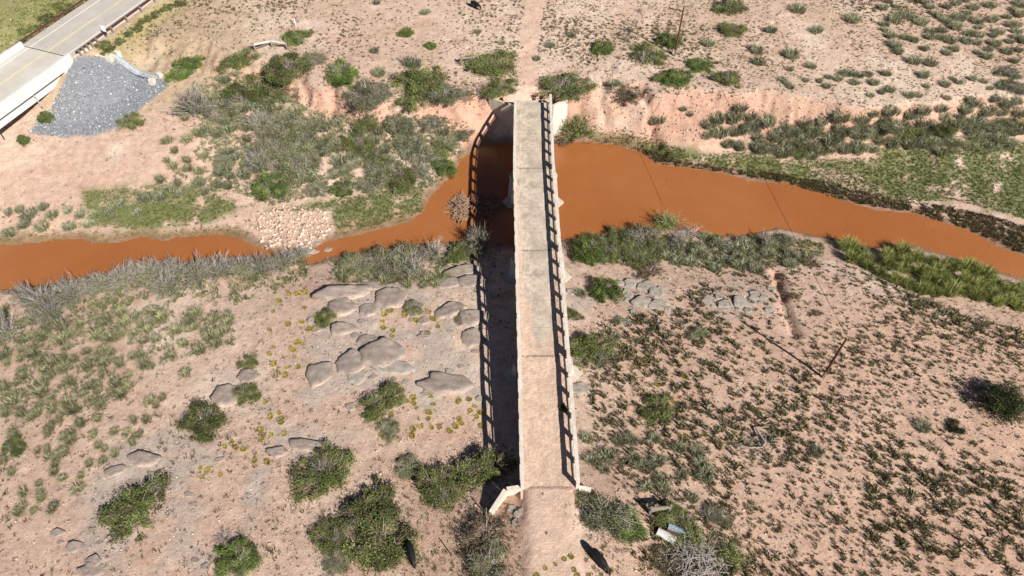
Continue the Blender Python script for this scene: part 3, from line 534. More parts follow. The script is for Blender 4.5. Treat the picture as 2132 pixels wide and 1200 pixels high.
# ------------------------------------------------------------------ shrubs one can point to
B = [
 ('green', 95,243,17,'bright green bush growing at the lower edge of the grey stone slope',1), ('green', 50,288,16,'small green bush on bare sand below the stone slope and highway bridge',1),
 ('olive', 275,250,25,'low green bush on sand at the foot of the stone slope',.8), ('twiggy', 408,218,50,'big grey bush of bare twigs between the flume and the sandy flat',.85),
 ('green', 395,128,27,'green bush past the lower end of the drain flume',.8), ('green', 375,150,26,'green bush touching the stone bank beside the flume end',.8), ('olive', 500,118,36,'olive bush just before the pale log fence brace',.8),
 ('green', 612,78,24,'dark green low bush beside the orange tipped stake',.6), ('olive', 630,66,20,'brownish green bush along the fence past the orange tipped stake',.6),
 ('green', 845,68,17,'single upright green bush on the open sand beyond the wire fence',1.1), ('green', 898,95,12,'tiny green bush on open sand between fence and cow',1),
 ('olive', 1028,128,46,'large green bush hiding the end of the wooden fence brace',.85), ('olive', 1042,180,30,'green bush behind the far left wing wall',.9), ('dead', 1000,185,34,'grey leafless bush drooping over the far left wing wall',.8),
 ('green', 715,150,38,'round green bush on the bluff top beside the wire fence',.85), ('olive', 880,160,50,'broad olive bush on the bluff between two greyish bushes',.8), ('grey', 770,190,44,'grey green bush on the bluff rim above red bare soil',.8),
 ('grey', 930,188,40,'greyish bush on the bluff rim nearest the far left wing wall',.8), ('olive', 860,195,40,'olive bush hanging on the bluff rim over reddish roots',.7), ('olive', 598,135,44,'long olive bush behind the log fence brace',.7), ('grey', 655,118,26,'pale grey green bush at the fence line by the log brace',.7),
 ('olive', 540,178,52,'wide olive bush above the grey willow thicket on the slope',.7), ('olive', 1180,168,46,'wide green bush behind the far right wing wall',.85), ('green', 1255,100,23,'round green bush alone on the grassy flat beyond the far wing wall',.9),
 ('olive', 1352,108,36,'yellowish green bush under the utility pole shadow beyond the river',.8), ('green', 1396,84,24,'green bush standing directly beside the pole beyond the river',1), ('green', 1405,158,33,'bright green bush on the bank edge below the pole beyond the river',.9),
 ('green', 1456,132,27,'green bush right of the pole foot beyond the river',.8), ('olive', 1515,160,28,'olive bush near the top of the smooth red bank',.9), ('olive', 1525,60,25,'dark green round bush on the flat past the far pole',.9), ('olive', 1515,10,28,'dark green bush farthest out past the far pole',.9),
 ('brown', 1312,192,30,'brownish bush clinging to the red cut bank by the gully',.9), ('wisp', 1198,262,50,'bright yellow green willow at the water under the far right wing wall',.9), ('brown', 1175,290,18,'brown tufted bush at the water beside the far right wing wall',.7),
 ('green', 560,385,36,'tall bright green bush rising from the grey brush on the left terrace',1.3), ('green', 712,392,24,'small bright green bush on the green river terrace',1.1), ('olive', 835,368,34,'yellowish olive bush beside the inner bend of the river',1.0), ('green', 925,345,24,'yellow green bush overhanging the river near the bridge shadow',1),
 ('grey', 800,345,40,'grey green bush on the terrace beside the inner bend',.8), ('grey', 870,310,36,'greyish bush on the slope above the river bend',.8), ('grey', 620,345,45,'broad grey bush on the slope behind the tall green bush',.7),
 ('twiggy', 1000,505,36,'bare grey willow half in the shadow of the old bridge',1.2), ('olive', 950,525,30,'green willow clump beside the big rounded boulders',.9),
 ('green', 1218,520,38,'tall bright green bush on the near bank close to the old bridge',1.15), ('green', 1256,600,32,'bright green bush among pale rocks close to the old bridge',1.1), ('olive', 1190,652,19,'small olive bush against the old bridge railing side',.9),
 ('olive', 1228,715,42,'olive bush with grey dead side next to the old bridge',.85), ('dead', 1255,745,30,'grey dead shrub leaning from the olive bush by the old bridge',.6), ('olive', 1370,845,35,'lone green shrub in the tufted field near the bridge',.8),
 ('grey', 1338,492,38,'grey green bush at the water edge between willow and bare branches',.9), ('wisp', 1390,462,34,'pale yellow willow leaning over the brown water',1), ('dead', 1440,480,34,'pinkish bare branches leaning over the brown water',.8), ('olive', 1290,490,32,'dark bush casting shadow on the water right of the bridge',1),
 ('brown', 1352,562,26,'yellow brown bush behind the pale rock outcrop',.7), ('grey', 1450,690,20,'grey bush alone in the tufted field above the fallen pole shadow',.8),
 ('juniper', 2083,835,44,'large dark juniper with a long black shadow in the dry field',1.35), ('juniper', 1990,888,19,'small dark juniper beside the big one in the dry field',.8),
 ('olive', 425,870,42,'olive green shrub on sand with yellow flowers at its foot',.7), ('olive', 515,815,26,'olive shrub growing from a crack in the grey slab',.7), ('olive', 518,752,20,'small olive shrub on top of the grey slab',.6), ('olive', 285,1045,62,'wide ragged olive shrub on the grey rock pavement',.6),
 ('olive', 678,660,20,'small green shrub among yellow flowers near the rock slabs',.8), ('olive', 798,828,38,'green shrub in the middle of the rock slabs',.8), ('grey', 810,888,26,'grey green shrub just below the green shrub on the slabs',.7), ('grey', 860,638,20,'grey shrub between boulders near the bridge shadow',.8), ('grey', 962,655,20,'small grey shrub growing among cracked rocks by the bridge shadow',.7),
 ('olive', 678,975,58,'wide shrub with reddish bare twigs below the rock slabs',.6), ('olive', 770,1045,58,'upper half of the biggest dark green thicket near the cows',.75), ('olive', 805,1115,62,'lower half of the biggest dark green thicket beside a black cow',.75), ('olive', 690,1120,38,'green shrub with red twigs beside the biggest thicket',.8), ('grey', 700,1165,26,'greyish shrub below the green shrub with red twigs',.7),
 ('grey', 850,970,28,'small grey green shrub between the thicket and the bridge',.8), ('olive', 912,1012,46,'tall green shrub between the thicket and the bridge shadow',.85), ('olive', 1008,965,52,'leafy bush half inside the black shadow of the bridge',.85), ('green', 495,1150,44,'green shrub with grey dead wood on the rock pavement',.6), ('dead', 470,1110,30,'reddish dead bush on the rock pavement',.6),
 ('green', 30,925,24,'dark green bush among pale grass clumps at the field side',.7), ('brown', 1010,1110,50,'dark brown olive brush below the near left wing wall',.6), ('grey', 1025,1165,48,'dark grey green brush beside the approach track below the wing wall',.6),
 ('grey', 1255,1060,55,'big grey green bush beside the near right end of the bridge',.8), ('green', 1300,1082,42,'bright green bush touching the big grey one by the bridge end',.8), ('olive', 1400,1085,42,'dark brush behind the dumped metal sheets',.6), ('wisp', 1450,1110,44,'bright yellow green bush beside the dumped metal sheets',.6), ('wisp', 1525,1145,42,'yellow green bush beside the heap of dead branches',.7),
 ('brown', 1385,1160,36,'dark brush in front of the white dumped sheet',.6), ('grey', 1490,1065,26,'dark sage like bush uphill of the branch heap',.8), ('green', 1172,850,9,'little green bush sprouting from the bridge deck by the railing',1.2),
 ('twiggy', 12,690,46,'large grey willow of bare stems at the edge of the pale grass field',1), ('olive', 215,92,14,'green bush where the guard rail meets the flume bank',.9), ('green', 48,88,11,'little green bush beside the far guard rail end',.9),
]
for kind, u, v, r_, lab, zs in B:
    t = plant(kind, u, v, r_, lab, None, zs)
    if 'bridge deck' in lab: t.location.z = DZ + .05; P = on_plane(u, v, DZ); t.location.x, t.location.y = P[0], P[1]
for u, v, r_ in [(95,622,46),(150,605,44),(205,590,40),(255,578,42),(305,566,44),(350,590,40),(365,560,40),(415,562,44),(460,556,40),(500,552,38),(545,552,38),(590,540,36),(110,650,40),(60,612,34),(620,528,28)]:
    plant('twiggy' if (u * 7) % 5 < 4 else 'olive', u, v, r_, 'grey willow in the thicket along the near bank beside the narrow channel' if (u * 7) % 5 < 4 else 'leafy green shrub inside the grey willow thicket on the near bank', 'willow thicket on the near bank' if (u * 7) % 5 < 4 else 'green shrubs inside the willow thicket', .85)
for u, v, r_ in [(740,548,34),(790,540,38),(845,535,40),(900,525,36),(870,562,34),(815,565,30)]: plant('grey' if u % 3 else 'twiggy', u, v, r_, 'grey green willow on the near bank between boulders and river bend', 'willows between boulders and river bend', .9)
for u, v, r_ in [(545,250,44),(570,290,46),(600,255,40),(520,210,40),(590,315,40),(630,290,40),(545,330,40),(640,330,36)]: plant('twiggy' if u % 2 else 'grey', u, v, r_, 'grey bush in the thicket on the slope under the far bluff', 'thicket on the slope under the bluff', .7)
for u, v, r_ in [(650,255,28),(690,300,30),(745,295,32),(765,250,30),(830,248,32),(850,285,30),(900,245,28),(930,292,28),(785,320,30),(905,305,30),(962,272,24),(720,345,26),(875,352,28),(660,390,22),(480,240,28),(470,330,24),(760,385,22)]: plant(('grey', 'olive', 'grey', 'twiggy')[u % 4], u, v, r_, 'mixed grey and olive bush filling the slope between bluff and inner bend', 'bushes on the slope above the inner bend', .75)
for u, v, r_ in [(1560,262,24),(1640,270,26),(1700,262,24),(1790,262,28),(1850,255,28),(1900,262,30),(1960,258,28),(2030,245,28),(2090,250,28),(1935,290,24),(2060,285,26),(1590,300,24),(1660,310,22),(2120,180,26),(2100,150,22)]: plant(('grey', 'olive', 'grey')[u % 3], u, v, r_, 'large grey green bush in the belt above the bright green strip', 'bush belt above the green strip', .8)
for u, v, r_ in [(1240,498,28),(1270,522,28),(1312,520,30),(1360,512,30),(1412,505,28),(1455,520,24),(1500,512,24),(1545,506,22),(1592,502,22),(1330,545,22),(1640,498,20)]: plant(('grey', 'olive', 'twiggy')[u % 3], u, v, r_, 'mixed green and grey bush in the near bank row above the wide water', 'bush row on the near bank', .85)
for u, v, r_ in [(100,35,16),(140,18,18),(55,62,14),(120,10,14),(85,52,12)]: plant('olive', u, v, r_, 'low green bush in the grass on the far side of the highway', 'bushes across the highway', .7)
for u, v, r_ in [(225,100,15),(245,82,14),(262,68,13),(282,55,14),(300,40,13),(320,28,14),(345,14,14),(370,4,14)]: plant('olive', u, v, r_, 'green weed bush along the foot of the guard rail bank', 'weeds along the guard rail', .6)
for u, v, r_ in [(1345,5,9),(1332,22,9),(1325,48,10),(1316,65,8),(1305,78,11),(1297,100,10),(1290,118,9),(1282,140,10)]: plant('dead', u, v, r_, 'grey tumbleweed caught on the far fence line', 'tumbleweeds on the far fence', .8)
for u, v, r_ in [(1490,130,8),(1700,650,12),(1655,615,14),(1690,545,20)]: plant('brush', u, v, r_, 'dark dry weed clump on the eroded rim of the field', 'dry weeds on the eroded rim')

# sagebrush and grass clumps, zone by zone
SLAB = 'grey green sagebrush clump '
SZ = [
 ([(1830,0),(2132,0),(2132,130),(1990,110),(1900,150),(1840,80)], 62, 9, 17, 'on the open flat farthest beyond the river bend', 'sagebrush on the far flat'),
 ([(1600,130),(1900,150),(2132,170),(2132,220),(1900,205),(1700,190),(1600,180)], 34, 8, 14, 'scattered above the smooth red bank', 'sagebrush above the red bank'),
 ([(1450,250),(1560,235),(1640,255),(1740,240),(1900,225),(2132,200),(2132,300),(1950,300),(1800,310),(1640,330),(1480,290)], 74, 13, 22, 'on the slope between red bank and green strip', 'sagebrush on the slope below the red bank'),
 ([(420,170),(500,160),(640,230),(720,260),(900,240),(960,270),(900,330),(760,330),(700,370),(600,400),(500,390),(420,300)], 56, 12, 20, 'on the slope between far bluff and river terrace', 'sagebrush on the far slope'),
 ([(0,430),(120,430),(330,400),(480,330),(500,400),(300,440),(180,470),(0,490)], 26, 11, 19, 'on the low terrace along the narrow channel', 'sagebrush on the low terrace'),
 ([(1460,490),(1620,500),(1700,540),(1600,560),(1480,560),(1300,540),(1300,520)], 30, 12, 19, 'on the near bank above the brown water', 'sagebrush on the near bank'),
 ([(1215,900),(1450,900),(1490,1000),(1440,1060),(1300,1000),(1220,990)], 18, 14, 21, 'on the slope beside the near end of the bridge', 'sagebrush beside the near bridge end'),
]
n_sage = 0
for P, n, r0, r1, where, grp in SZ:
    pts = zone_pts(P, n, r0, r1, .72, len(where)); n_sage += len(pts); group_of('sage', pts, SLAB + where, grp, 1.15)
for u, v, r_, w in [(785,5,10,'at the farthest fence strip'),(885,25,12,'alone on bare sand near the grazing cow'),(780,105,12,'pale and alone on sand before the wire fence'),(860,130,22,'beside a metal fence post on the bluff'),(790,150,18,'between round green bush and fence on the bluff'),(995,65,10,'below the grazing cow'),(1045,88,10,'near the wide bush by the fence brace'),(1118,122,10,'beside the sandy track past the bridge'),(1145,93,13,'pale beside the sandy track past the bridge'),(1190,72,12,'between sandy track and lone green bush'),(1475,90,15,'right of the far pole'),(1575,102,18,'uphill pair member past the far pole'),(1580,127,17,'downhill pair member past the far pole'),(1280,172,15,'at the rim beside the leaning fence post'),(1370,247,19,'standing over the dark gully'),
    (1660,18,20,'wide and far out past the far pole'),(1775,38,20,'long and dark at the edge of the far sage flat'),(1605,62,14,'small and far between two bigger clumps'),(1700,62,16,'on the flat left of the far sage flat'),(1648,112,20,'doubled on the flat above the red bank'),(1422,226,10,'left twin on the bare red bank'),(1436,236,10,'right twin on the bare red bank'),(1477,256,19,'round and alone on the bare red bank'),(1526,250,15,'near the foot of the bare red bank'),(1542,222,18,'at the top of the bare red bank'),(1700,938,18,'alone in the dense tufted field'),(1922,885,20,'beside the small juniper'),(1340,968,20,'nearest the snag in the tufted field'),(1210,610,14,'among rocks below the bright bush'),(1290,665,12,'beside the pale outcrop'),(1280,700,15,'with yellow flowers near the bridge')]:
    plant('sage', u, v, r_, SLAB + w); n_sage += 1
GZN = [
 ('straw', [(0,640),(120,650),(300,640),(480,650),(480,720),(330,760),(260,830),(120,870),(0,860)], 95, 12, 22, 'pale yellowish bunch grass clump in the dense field behind the willow thicket', 'bunch grass field by the willows'),
 ('straw', [(0,860),(120,870),(260,830),(400,760),(360,860),(230,960),(140,1050),(0,1080)], 46, 10, 17, 'pale bunch grass clump standing apart on red sand', 'scattered bunch grass on red sand'),
 ('straw', [(1600,270),(2132,250),(2132,310),(1980,320),(1840,300),(1640,330),(1560,320)], 40, 13, 22, 'yellow green bunch grass clump above the green strip', 'bunch grass above the green strip'),
 ('lush', [(1745,500),(1800,520),(1900,520),(1990,545),(2060,570),(2132,600),(2132,650),(2040,625),(1900,600),(1800,555),(1740,520)], 46, 18, 27, 'tall yellow green reed clump along the near bank of the wide river bend', 'reeds along the near bank'),
 ('straw', [(430,180),(520,200),(620,230),(700,300),(560,330),(470,280)], 26, 12, 18, 'pale green grass clump among the grey brush on the far slope', 'grass among the far slope brush'),
 ('straw', [(690,545),(760,560),(900,570),(960,560),(900,600),(700,580)], 16, 11, 18, 'pale grass clump between willows and boulders', 'grass between willows and boulders'),
 ('straw', [(370,200),(480,330),(430,400),(330,380)], 16, 11, 17, 'pale grass clump below the grey twig bush', 'grass below the grey twig bush'),
]
for kind, P, n, r0, r1, lab, grp in GZN: group_of(kind, zone_pts(P, n, r0, r1, .62, len(lab)), lab, grp)
YZ = [([(560,600),(660,600),(660,760),(600,800),(560,760)], 26, 'yellow snakeweed clump on sand left of the rock slabs', 'snakeweed left of the slabs'), ([(780,640),(960,650),(940,700),(800,700)], 14, 'yellow snakeweed clump in the gaps between rock slabs', 'snakeweed between the slabs'),
      ([(830,820),(1000,820),(1010,900),(850,920),(700,880)], 30, 'yellow snakeweed clump on sand below the rock slabs by the bridge shadow', 'snakeweed below the slabs'), ([(540,790),(620,850),(580,1000),(540,960)], 10, 'yellow snakeweed clump on smooth rock below the slabs', 'snakeweed on smooth rock'),
      ([(1180,1150),(1240,1130),(1290,1150),(1270,1200),(1110,1200)], 16, 'yellow snakeweed clump on the approach track beside the cow', 'snakeweed on the approach track'), ([(400,880),(470,900),(560,960),(420,1000)], 10, 'yellow snakeweed clump on the pale rock pavement', 'snakeweed on the pavement'),
      ([(1280,690),(1460,800),(1500,900),(1420,920),(1260,820)], 14, 'yellow snakeweed clump in the tufted field near the bridge', 'snakeweed in the tufted field')]
for P, n, lab, grp in YZ: group_of('yellow', zone_pts(P, n, 4.2, 7.5, 1.0, n), lab, grp)

# ------------------------------------------------------------------ ground cover nobody could count
def tufts(name, xs, ys, R, cols, nb, H, w, mat, label, cat):
    n = len(xs); r = np.random.default_rng(len(name) * 17 + n); z = ground(xs, ys); v, f, c = blades(n * nb, 1, H, w, cols, 5, base=.45, lean=(.1, .8))
    rr = np.repeat(R, nb * 5)[:, None]; v = v * rr; own = np.repeat(r.uniform(.7, 1.3, n), nb * 5)[:, None]
    v += np.repeat(np.stack([xs, ys, z], 1), nb * 5, 0); me = np_mesh(name, v, f, c * own, mat); return tag(link(name, me), label, cat, None, 'stuff')
r = np.random.default_rng(99); N = 190000; cx = r.uniform(-122, 138, N); cy = r.uniform(6, 168, N); cz = ground(cx, cy); cu, cv = to_px(cx, cy, cz)
dens = np.full(N, .85); ud = upland(cx, cy)[0]
dens = np.where(ud > 1.0, .8, dens); dens = np.where((ud > 1) & (cu > 1120), 1.15, dens); dens = np.where((ud > 1) & (cu < 1060) & (cu > 620), .5, dens)
field = poly_sd([(1230,680),(1400,640),(1470,575),(1640,540),(1760,545),(1900,615),(2132,690),(2600,800),(2600,1400),(1400,1400),(1300,1090),(1230,900)], cu, cv); dens = np.where(field < 0, 1.0, dens)
dens = np.where((cu < 1000) & (cv > 560) & (cu < 560), .95, dens)
for P in ROCKZ: dens = np.where(poly_sd(P, cu, cv) < 0, .55, dens)
dens = np.where((np.abs(cx - 4) < 3.2) & (cy < 98) & (cy > 6), .04, dens); dens = np.where(seg_dist(track, cx, cy) < 1.7, .06, dens)
so_ = (cx - HW_A[0]) * HW_D[0] + (cy - HW_A[1]) * HW_D[1]; oo = (cx - HW_A[0]) * HW_N[0] + (cy - HW_A[1]) * HW_N[1]
dens = np.where((np.abs(oo) < 6.6), 0, dens); dens = np.where((oo < -6.6) & (oo > -40), 1.2, dens); dens = np.where(poly_sd(RIPRAP, cu, cv) < 6, .02, dens)
pn = fbm(cx * .13, cy * .13, 4, 77); dens *= .38 + 1.05 * sstep(-.4, .4, pn); wet = poly_sd(river, cx, cy); dens = np.where(wet < .3, 0, dens); dens = np.where((poly_sd([(40,300),(400,290),(460,330),(330,380),(100,420),(0,420),(0,300)], cu, cv) < 0), .12, dens)
keep = r.uniform(0, 1, N) < dens; kx, ky, ku, kf, kud, koo = cx[keep], cy[keep], cu[keep], field[keep], ud[keep], oo[keep]
big = kf < 0; R_ = np.where(big, (.12 + .42 * r.uniform(0, 1, len(kx)) ** 2.0), (.10 + .32 * r.uniform(0, 1, len(kx)) ** 1.8)); R_ = R_ * (.75 + .6 * sstep(-.4, .4, fbm(kx * .07, ky * .07, 3, 79))); hwy = (koo < -6.6) & (koo > -40)
DRYC = [(.18, .155, .08), (.145, .135, .058), (.24, .205, .115), (.10, .09, .045), (.165, .165, .075), (.30, .26, .15)]
DRYU = [(.22, .18, .10), (.17, .145, .075), (.26, .215, .125), (.13, .115, .055)]
tufts('field_tufts', kx[big], ky[big], R_[big], DRYC, 15, 1.1, .11, 'blade', 'olive brown grass tufts dotting the dry field around the near pole', 'grass tufts')
sel = ~big & (kud > 1) & ~hwy; tufts('upland_tufts', kx[sel], ky[sel], R_[sel], DRYU, 11, .95, .10, 'blade', 'small tan grass tufts dotting the flat beyond the river', 'grass tufts')
sel = ~big & (kud <= 1) & ~hwy; tufts('sand_tufts', kx[sel], ky[sel], R_[sel] * r.choice([.3, .42, .6, .95], sel.sum()), DRYC + BRN + SAGE[:1], 11, .85, .09, 'blade', 'sparse small weeds dotting the sand on both banks', 'weeds')
tufts('verge_grass', kx[hwy], ky[hwy], R_[hwy] * 1.3, LUSH + OLV, 9, .9, .08, 'blade', 'green verge grass on the far side of the highway', 'grass')
def fill(polys, per, rmin, rmax, cols, nb, H, name, label, cat, w=.1, nz=-.3, box=(-115, 130, 55, 112), M=230000):
    x = r.uniform(box[0], box[1], M); y = r.uniform(box[2], box[3], M); z = ground(x, y); u, v = to_px(x, y, z); ok = np.zeros(M, bool)
    for P in polys: ok |= poly_sd(P, u, v) < 0
    ok &= (fbm(x * .5, y * .5, 3, 62) > nz) & (poly_sd(river, x, y) > -.6) & (r.uniform(0, 1, M) < per); x, y = x[ok], y[ok]; return tufts(name, x, y, r.uniform(rmin, rmax, len(x)), cols, nb, H, w, 'blade', label, cat)
fill(GREENZ, 1.0, .16, .40, [(.075, .125, .02), (.11, .16, .03), (.055, .095, .016), (.16, .18, .05), (.20, .19, .07)], 9, .6, 'green_forbs', 'low bright green plants carpeting the damp river terraces', 'ground cover', nz=-.55)
fill(MUDZ[1:], .5, .15, .35, [(.30, .25, .13), (.22, .20, .085), (.18, .20, .06), (.26, .18, .10)], 9, .7, 'shore_grass', 'olive tan grass lining the narrow channel and inner bend', 'grass', nz=-.35)
fill(MUDZ[:1], 1.0, .15, .55, [(.13, .085, .048), (.09, .075, .03), (.17, .11, .065), (.10, .11, .03), (.07, .075, .022), (.22, .17, .09)], 11, .8, 'shore_mat', 'dark brown matted plants along the water edge', 'ground cover', nz=-.5)

fill([[(0,640),(120,650),(300,640),(490,650),(490,720),(330,760),(260,830),(120,880),(0,880)]], .55, .2, .5, STRAW + SAGE, 16, 1.2, 'pasture_grass', 'pale grass growing between the clumps of the field by the willows', 'grass', .06, -.15, (-72, -28, 36, 64), 14000)
fill([[(400,170),(500,150),(600,160),(640,230),(760,240),(900,240),(985,258),(970,310),(900,390),(800,405),(700,400),(560,430),(480,400),(330,400),(420,300)]], .95, .2, .55, SAGE + STRAW, 16, 1.1, 'slope_brush', 'grey green undergrowth on the slope below the far bluff', 'undergrowth', .06, -.12, (-70, -4, 72, 108), 26000)
fill([[(30,610),(300,560),(640,535),(640,580),(480,640),(300,640),(80,660)], [(680,545),(960,510),(1000,540),(940,590),(720,590)], [(1190,500),(1300,490),(1480,490),(1620,485),(1720,510),(1700,555),(1480,560),(1190,550)]], .85, .2, .6, SAGE[:3] + OLV * 2 + STRAW[2:4], 16, 1.1, 'bank_brush', 'mixed green undergrowth along the near river bank', 'undergrowth', .06, -.2, (-75, 50, 54, 74), 16000)
fill([[(1450,250),(1560,240),(1740,245),(1900,230),(2200,210),(2200,320),(1950,320),(1800,330),(1640,340),(1480,300)], [(700,250),(900,240),(970,280),(930,360),(830,400),(720,400)]], .45, .2, .5, SAGE + STRAW + OLV, 16, 1.1, 'far_slope_grass', 'grass and brush between the clumps on the far bank slopes', 'undergrowth', .06, -.1, (-30, 110, 76, 106), 16000)
fill([[(1165,262),(1240,255),(1330,275),(1430,312),(1400,345),(1340,320),(1290,304),(1175,297)]], 1.0, .15, .45, OLV + BRN + STRAW[:2], 14, 1.0, 'bank_weeds', 'brown and green weeds between the red cut bank and the water', 'undergrowth', .06, -.3, (5, 32, 84, 100), 2600)
fill([[(900,1050),(1000,1060),(1080,1090),(1060,1260),(860,1260)], [(1330,1060),(1560,1050),(1640,1260),(1330,1260)]], .6, .15, .42, BRN + OLV, 14, 1.0, 'dark_underbrush', 'dark brown underbrush around the ends of the approach track', 'undergrowth', .06, -.15, (-14, 32, 8, 32), 5000)

lx, ly, lR = [], [], []
for kind, u, v, r_, lab, zs in B:
    if r_ > 22 and kind not in ('dead',) and 'deck' not in lab:
        P = spot(u, v + .3 * r_); Rm = r_ / px_per_m(P); q_ = int(r_ * 1.1); th_ = r.uniform(0, 6.28, q_); d_ = Rm * r.uniform(.7, 1.45, q_); lx += list(P.x + np.cos(th_) * d_); ly += list(P.y + np.sin(th_) * d_); lR += list(r.uniform(.15, .42, q_))
lx, ly, lR = np.array(lx), np.array(ly), np.array(lR); ok = poly_sd(river, lx, ly) > .3; ok &= ~((np.abs(lx - 3.5) < 3.2) & (ly > 31) & (ly < 98)); tufts('shrub_litter', lx[ok], ly[ok], lR[ok], BRN + DRYC + OLV[:2], 12, .8, .05, 'blade', 'reddish dry twigs and weeds around the feet of the shrubs', 'undergrowth')

# ------------------------------------------------------------------ stones
def slab_rock(seed):
    """low weathered slab: irregular outline, flat domed top, slightly stepped"""
    r = np.random.default_rng(seed); nt_, nr = 40, 8; th = np.arange(nt_) / nt_ * 2 * np.pi; ca = np.sort(np.arange(7) / 7 * 2 * np.pi + r.uniform(-.36, .36, 7)); cr = r.uniform(.72, 1.15, 7); k_ = np.searchsorted(ca, th) % 7; a0, a1, r0, r1 = ca[k_ - 1], ca[k_], cr[k_ - 1], cr[k_]; da = np.mod(a1 - a0, 2 * np.pi)
    rho = r0 * r1 * np.sin(da) / (r0 * np.sin(np.mod(th - a0, 2 * np.pi)) + r1 * np.sin(np.mod(a1 - th, 2 * np.pi))); rho = rho + r.uniform(-.035, .035, nt_); vs, tilt = [], r.normal(size=2) * .10
    rr = np.array([.0001, .28, .5, .68, .82, .92, .98, 1.0, 1.03]); hh = np.array([1, .99, .97, .94, .88, .76, .56, .15, -.9])
    for q, h in zip(rr, hh):
        x, y = np.cos(th) * rho * q, np.sin(th) * rho * q * .8; z = h * .45 + (tilt[0] * x + tilt[1] * y) * (h > 0) + (.05 * fbm(x * 2.2 + seed, y * 2.2, 3, seed) + .025 * np.sign(fbm(x * 1.6, y * 1.6 + seed, 2, seed + 3)) if h > 0 else 0); vs.append(np.stack([x, y, z], 1))
    n = len(rr); i = np.arange(n * nt_).reshape(n, nt_); j = np.roll(i, -1, 1); f = np.stack([i[:-1], i[1:], j[1:], j[:-1]], -1).reshape(-1, 4)
    me = bpy.data.meshes.new('boulder'); me.from_pydata(np.concatenate(vs).tolist(), [], f.tolist()); me.update(); me.shade_smooth(); return me
RK = [slab_rock(300 + k) for k in range(10)]; RP = [m_.copy() for m_ in RK]
for m_ in RK: m_.materials.append(MATS['sandstone'])
for m_ in RP: m_.materials.append(MATS['sandstone_pale'])
kr = random.Random(11)
def boulder(u, v, rx, ry, label, group=None, pale=False, zs=.75, rz=None, sink=.35):
    P = spot(u, v + ry * .4); s = 1.32 / px_per_m(P); o = link('boulder', kr.choice(RP if pale else RK), None, P - Vector((0, 0, rx * s * zs * .4 * sink)), kr.uniform(-.3, .3) if rz is None else rz, (rx * s, ry * s * 1.55, rx * s * zs))
    o.rotation_euler.x = kr.uniform(-.06, .06); o.rotation_euler.y = kr.uniform(-.06, .06); return tag(o, label, 'boulder', group)
for u, v, rx, ry, lab in [(965,560,32,14,'largest rounded boulder beside the willows by the bridge shadow'),(935,585,24,13,'boulder with black gap just below the largest rounded one'),(985,582,26,13,'rounded grey boulder against the bridge shadow edge'),(780,592,20,11,'small rounded boulder at the rim above the willows'),(810,612,30,20,'smooth domed boulder with swirling bands'),
    (715,605,50,14,'long pale slab along the rim above the willows'),(715,632,32,16,'dark stained slab below the long rim slab'),(765,640,18,12,'narrow tilted slab among yellow flowers'),(715,680,28,12,'dark oval slab left of the yellow flowers'),(800,725,48,26,'broad dark domed slab in the middle of the outcrop'),(735,745,34,22,'cracked slab beside the broad dark domed one'),(665,770,32,26,'grey rounded slab at the left end of the crack'),(745,775,20,14,'small pale slab on the crack'),(765,705,22,10,'dark flat slab above the cracked ones'),
    (940,640,36,14,'grey ledge with dark gap beside the bridge shadow'),(985,655,30,16,'grey boulder under the small shrub by the bridge shadow'),(985,700,24,18,'broken slab beside the bridge shadow'),(930,795,46,20,'low tan slab at the lower right of the outcrop'),(820,760,36,16,'pale flat slab below the broad dark dome'),
    (1315,585,16,9,'dark topped rock at the head of the pale outcrop'),(1345,592,18,10,'brown rock in the pale outcrop'),(1335,625,22,14,'largest pale block of the outcrop beside the bright bush'),(1365,605,15,10,'pale block right of the brown rock'),(1372,630,16,10,'whitish end block of the outcrop'),(1190,605,12,9,'pale round rock against the bridge side'),(1208,805,22,12,'tan flat topped rock against the bridge side'),
    (1545,625,20,12,'grey block in the second outcrop'),(1575,612,14,9,'dark square rock of the second outcrop'),(1510,630,15,9,'grey slab of the second outcrop'),(1475,625,13,8,'small grey slab where the second outcrop starts'),(1305,670,14,7,'flat grey stone between the outcrop and the field'),
    (300,950,30,12,'dark ledge slab with a deep black undercut'),(240,978,18,9,'smaller dark ledge slab beside the undercut one'),(578,938,26,10,'dark slab with shadowed rim above the wide shrub'),(640,925,34,10,'thin ledge slab right of the shadowed slab'),(158,1135,20,10,'dark ledge stone by the rock steps'),(195,1165,18,10,'brown rock step beside the ledge stone'),(515,778,20,12,'grey slab carrying small shrubs'),(470,815,28,18,'low grey slab left of the cracked rocks'),
    (190,1185,22,12,'dark rock at the foot of the rock steps'),(120,1108,14,7,'small dark stone on the pavement')]:
    boulder(u, v, rx, ry, lab, None, u > 1180 or lab.startswith(('pale', 'small pale')), .42, None, .25)
for u, v in [(1066,1058),(1078,1070),(1073,1085),(1086,1062)]: boulder(u, v, 8, 6, 'pale broken concrete chunk heaped behind the near wing wall', 'rubble behind the wing wall', True, .8)
for u, v, rx in [(640,522,14),(655,524,8),(682,518,8),(660,505,6),(634,508,8)]: boulder(u, v, rx, rx * .5, 'pale flat stone at the tip of the gravel bar in the water', 'stones at the gravel bar tip', True, .5)
for u, v in zone_pts([(1285,585),(1400,600),(1395,650),(1300,655)], 12, 5, 8, .9, 4) and [(a, b_) for a, b_, _ in zone_pts([(1285,585),(1400,600),(1395,650),(1300,655)], 12, 5, 8, .9, 4)]: boulder(u, v, kr.uniform(6, 11), kr.uniform(4, 7), 'small pale block filling the outcrop beside the bright bush', 'small blocks of the first outcrop', True, .6)
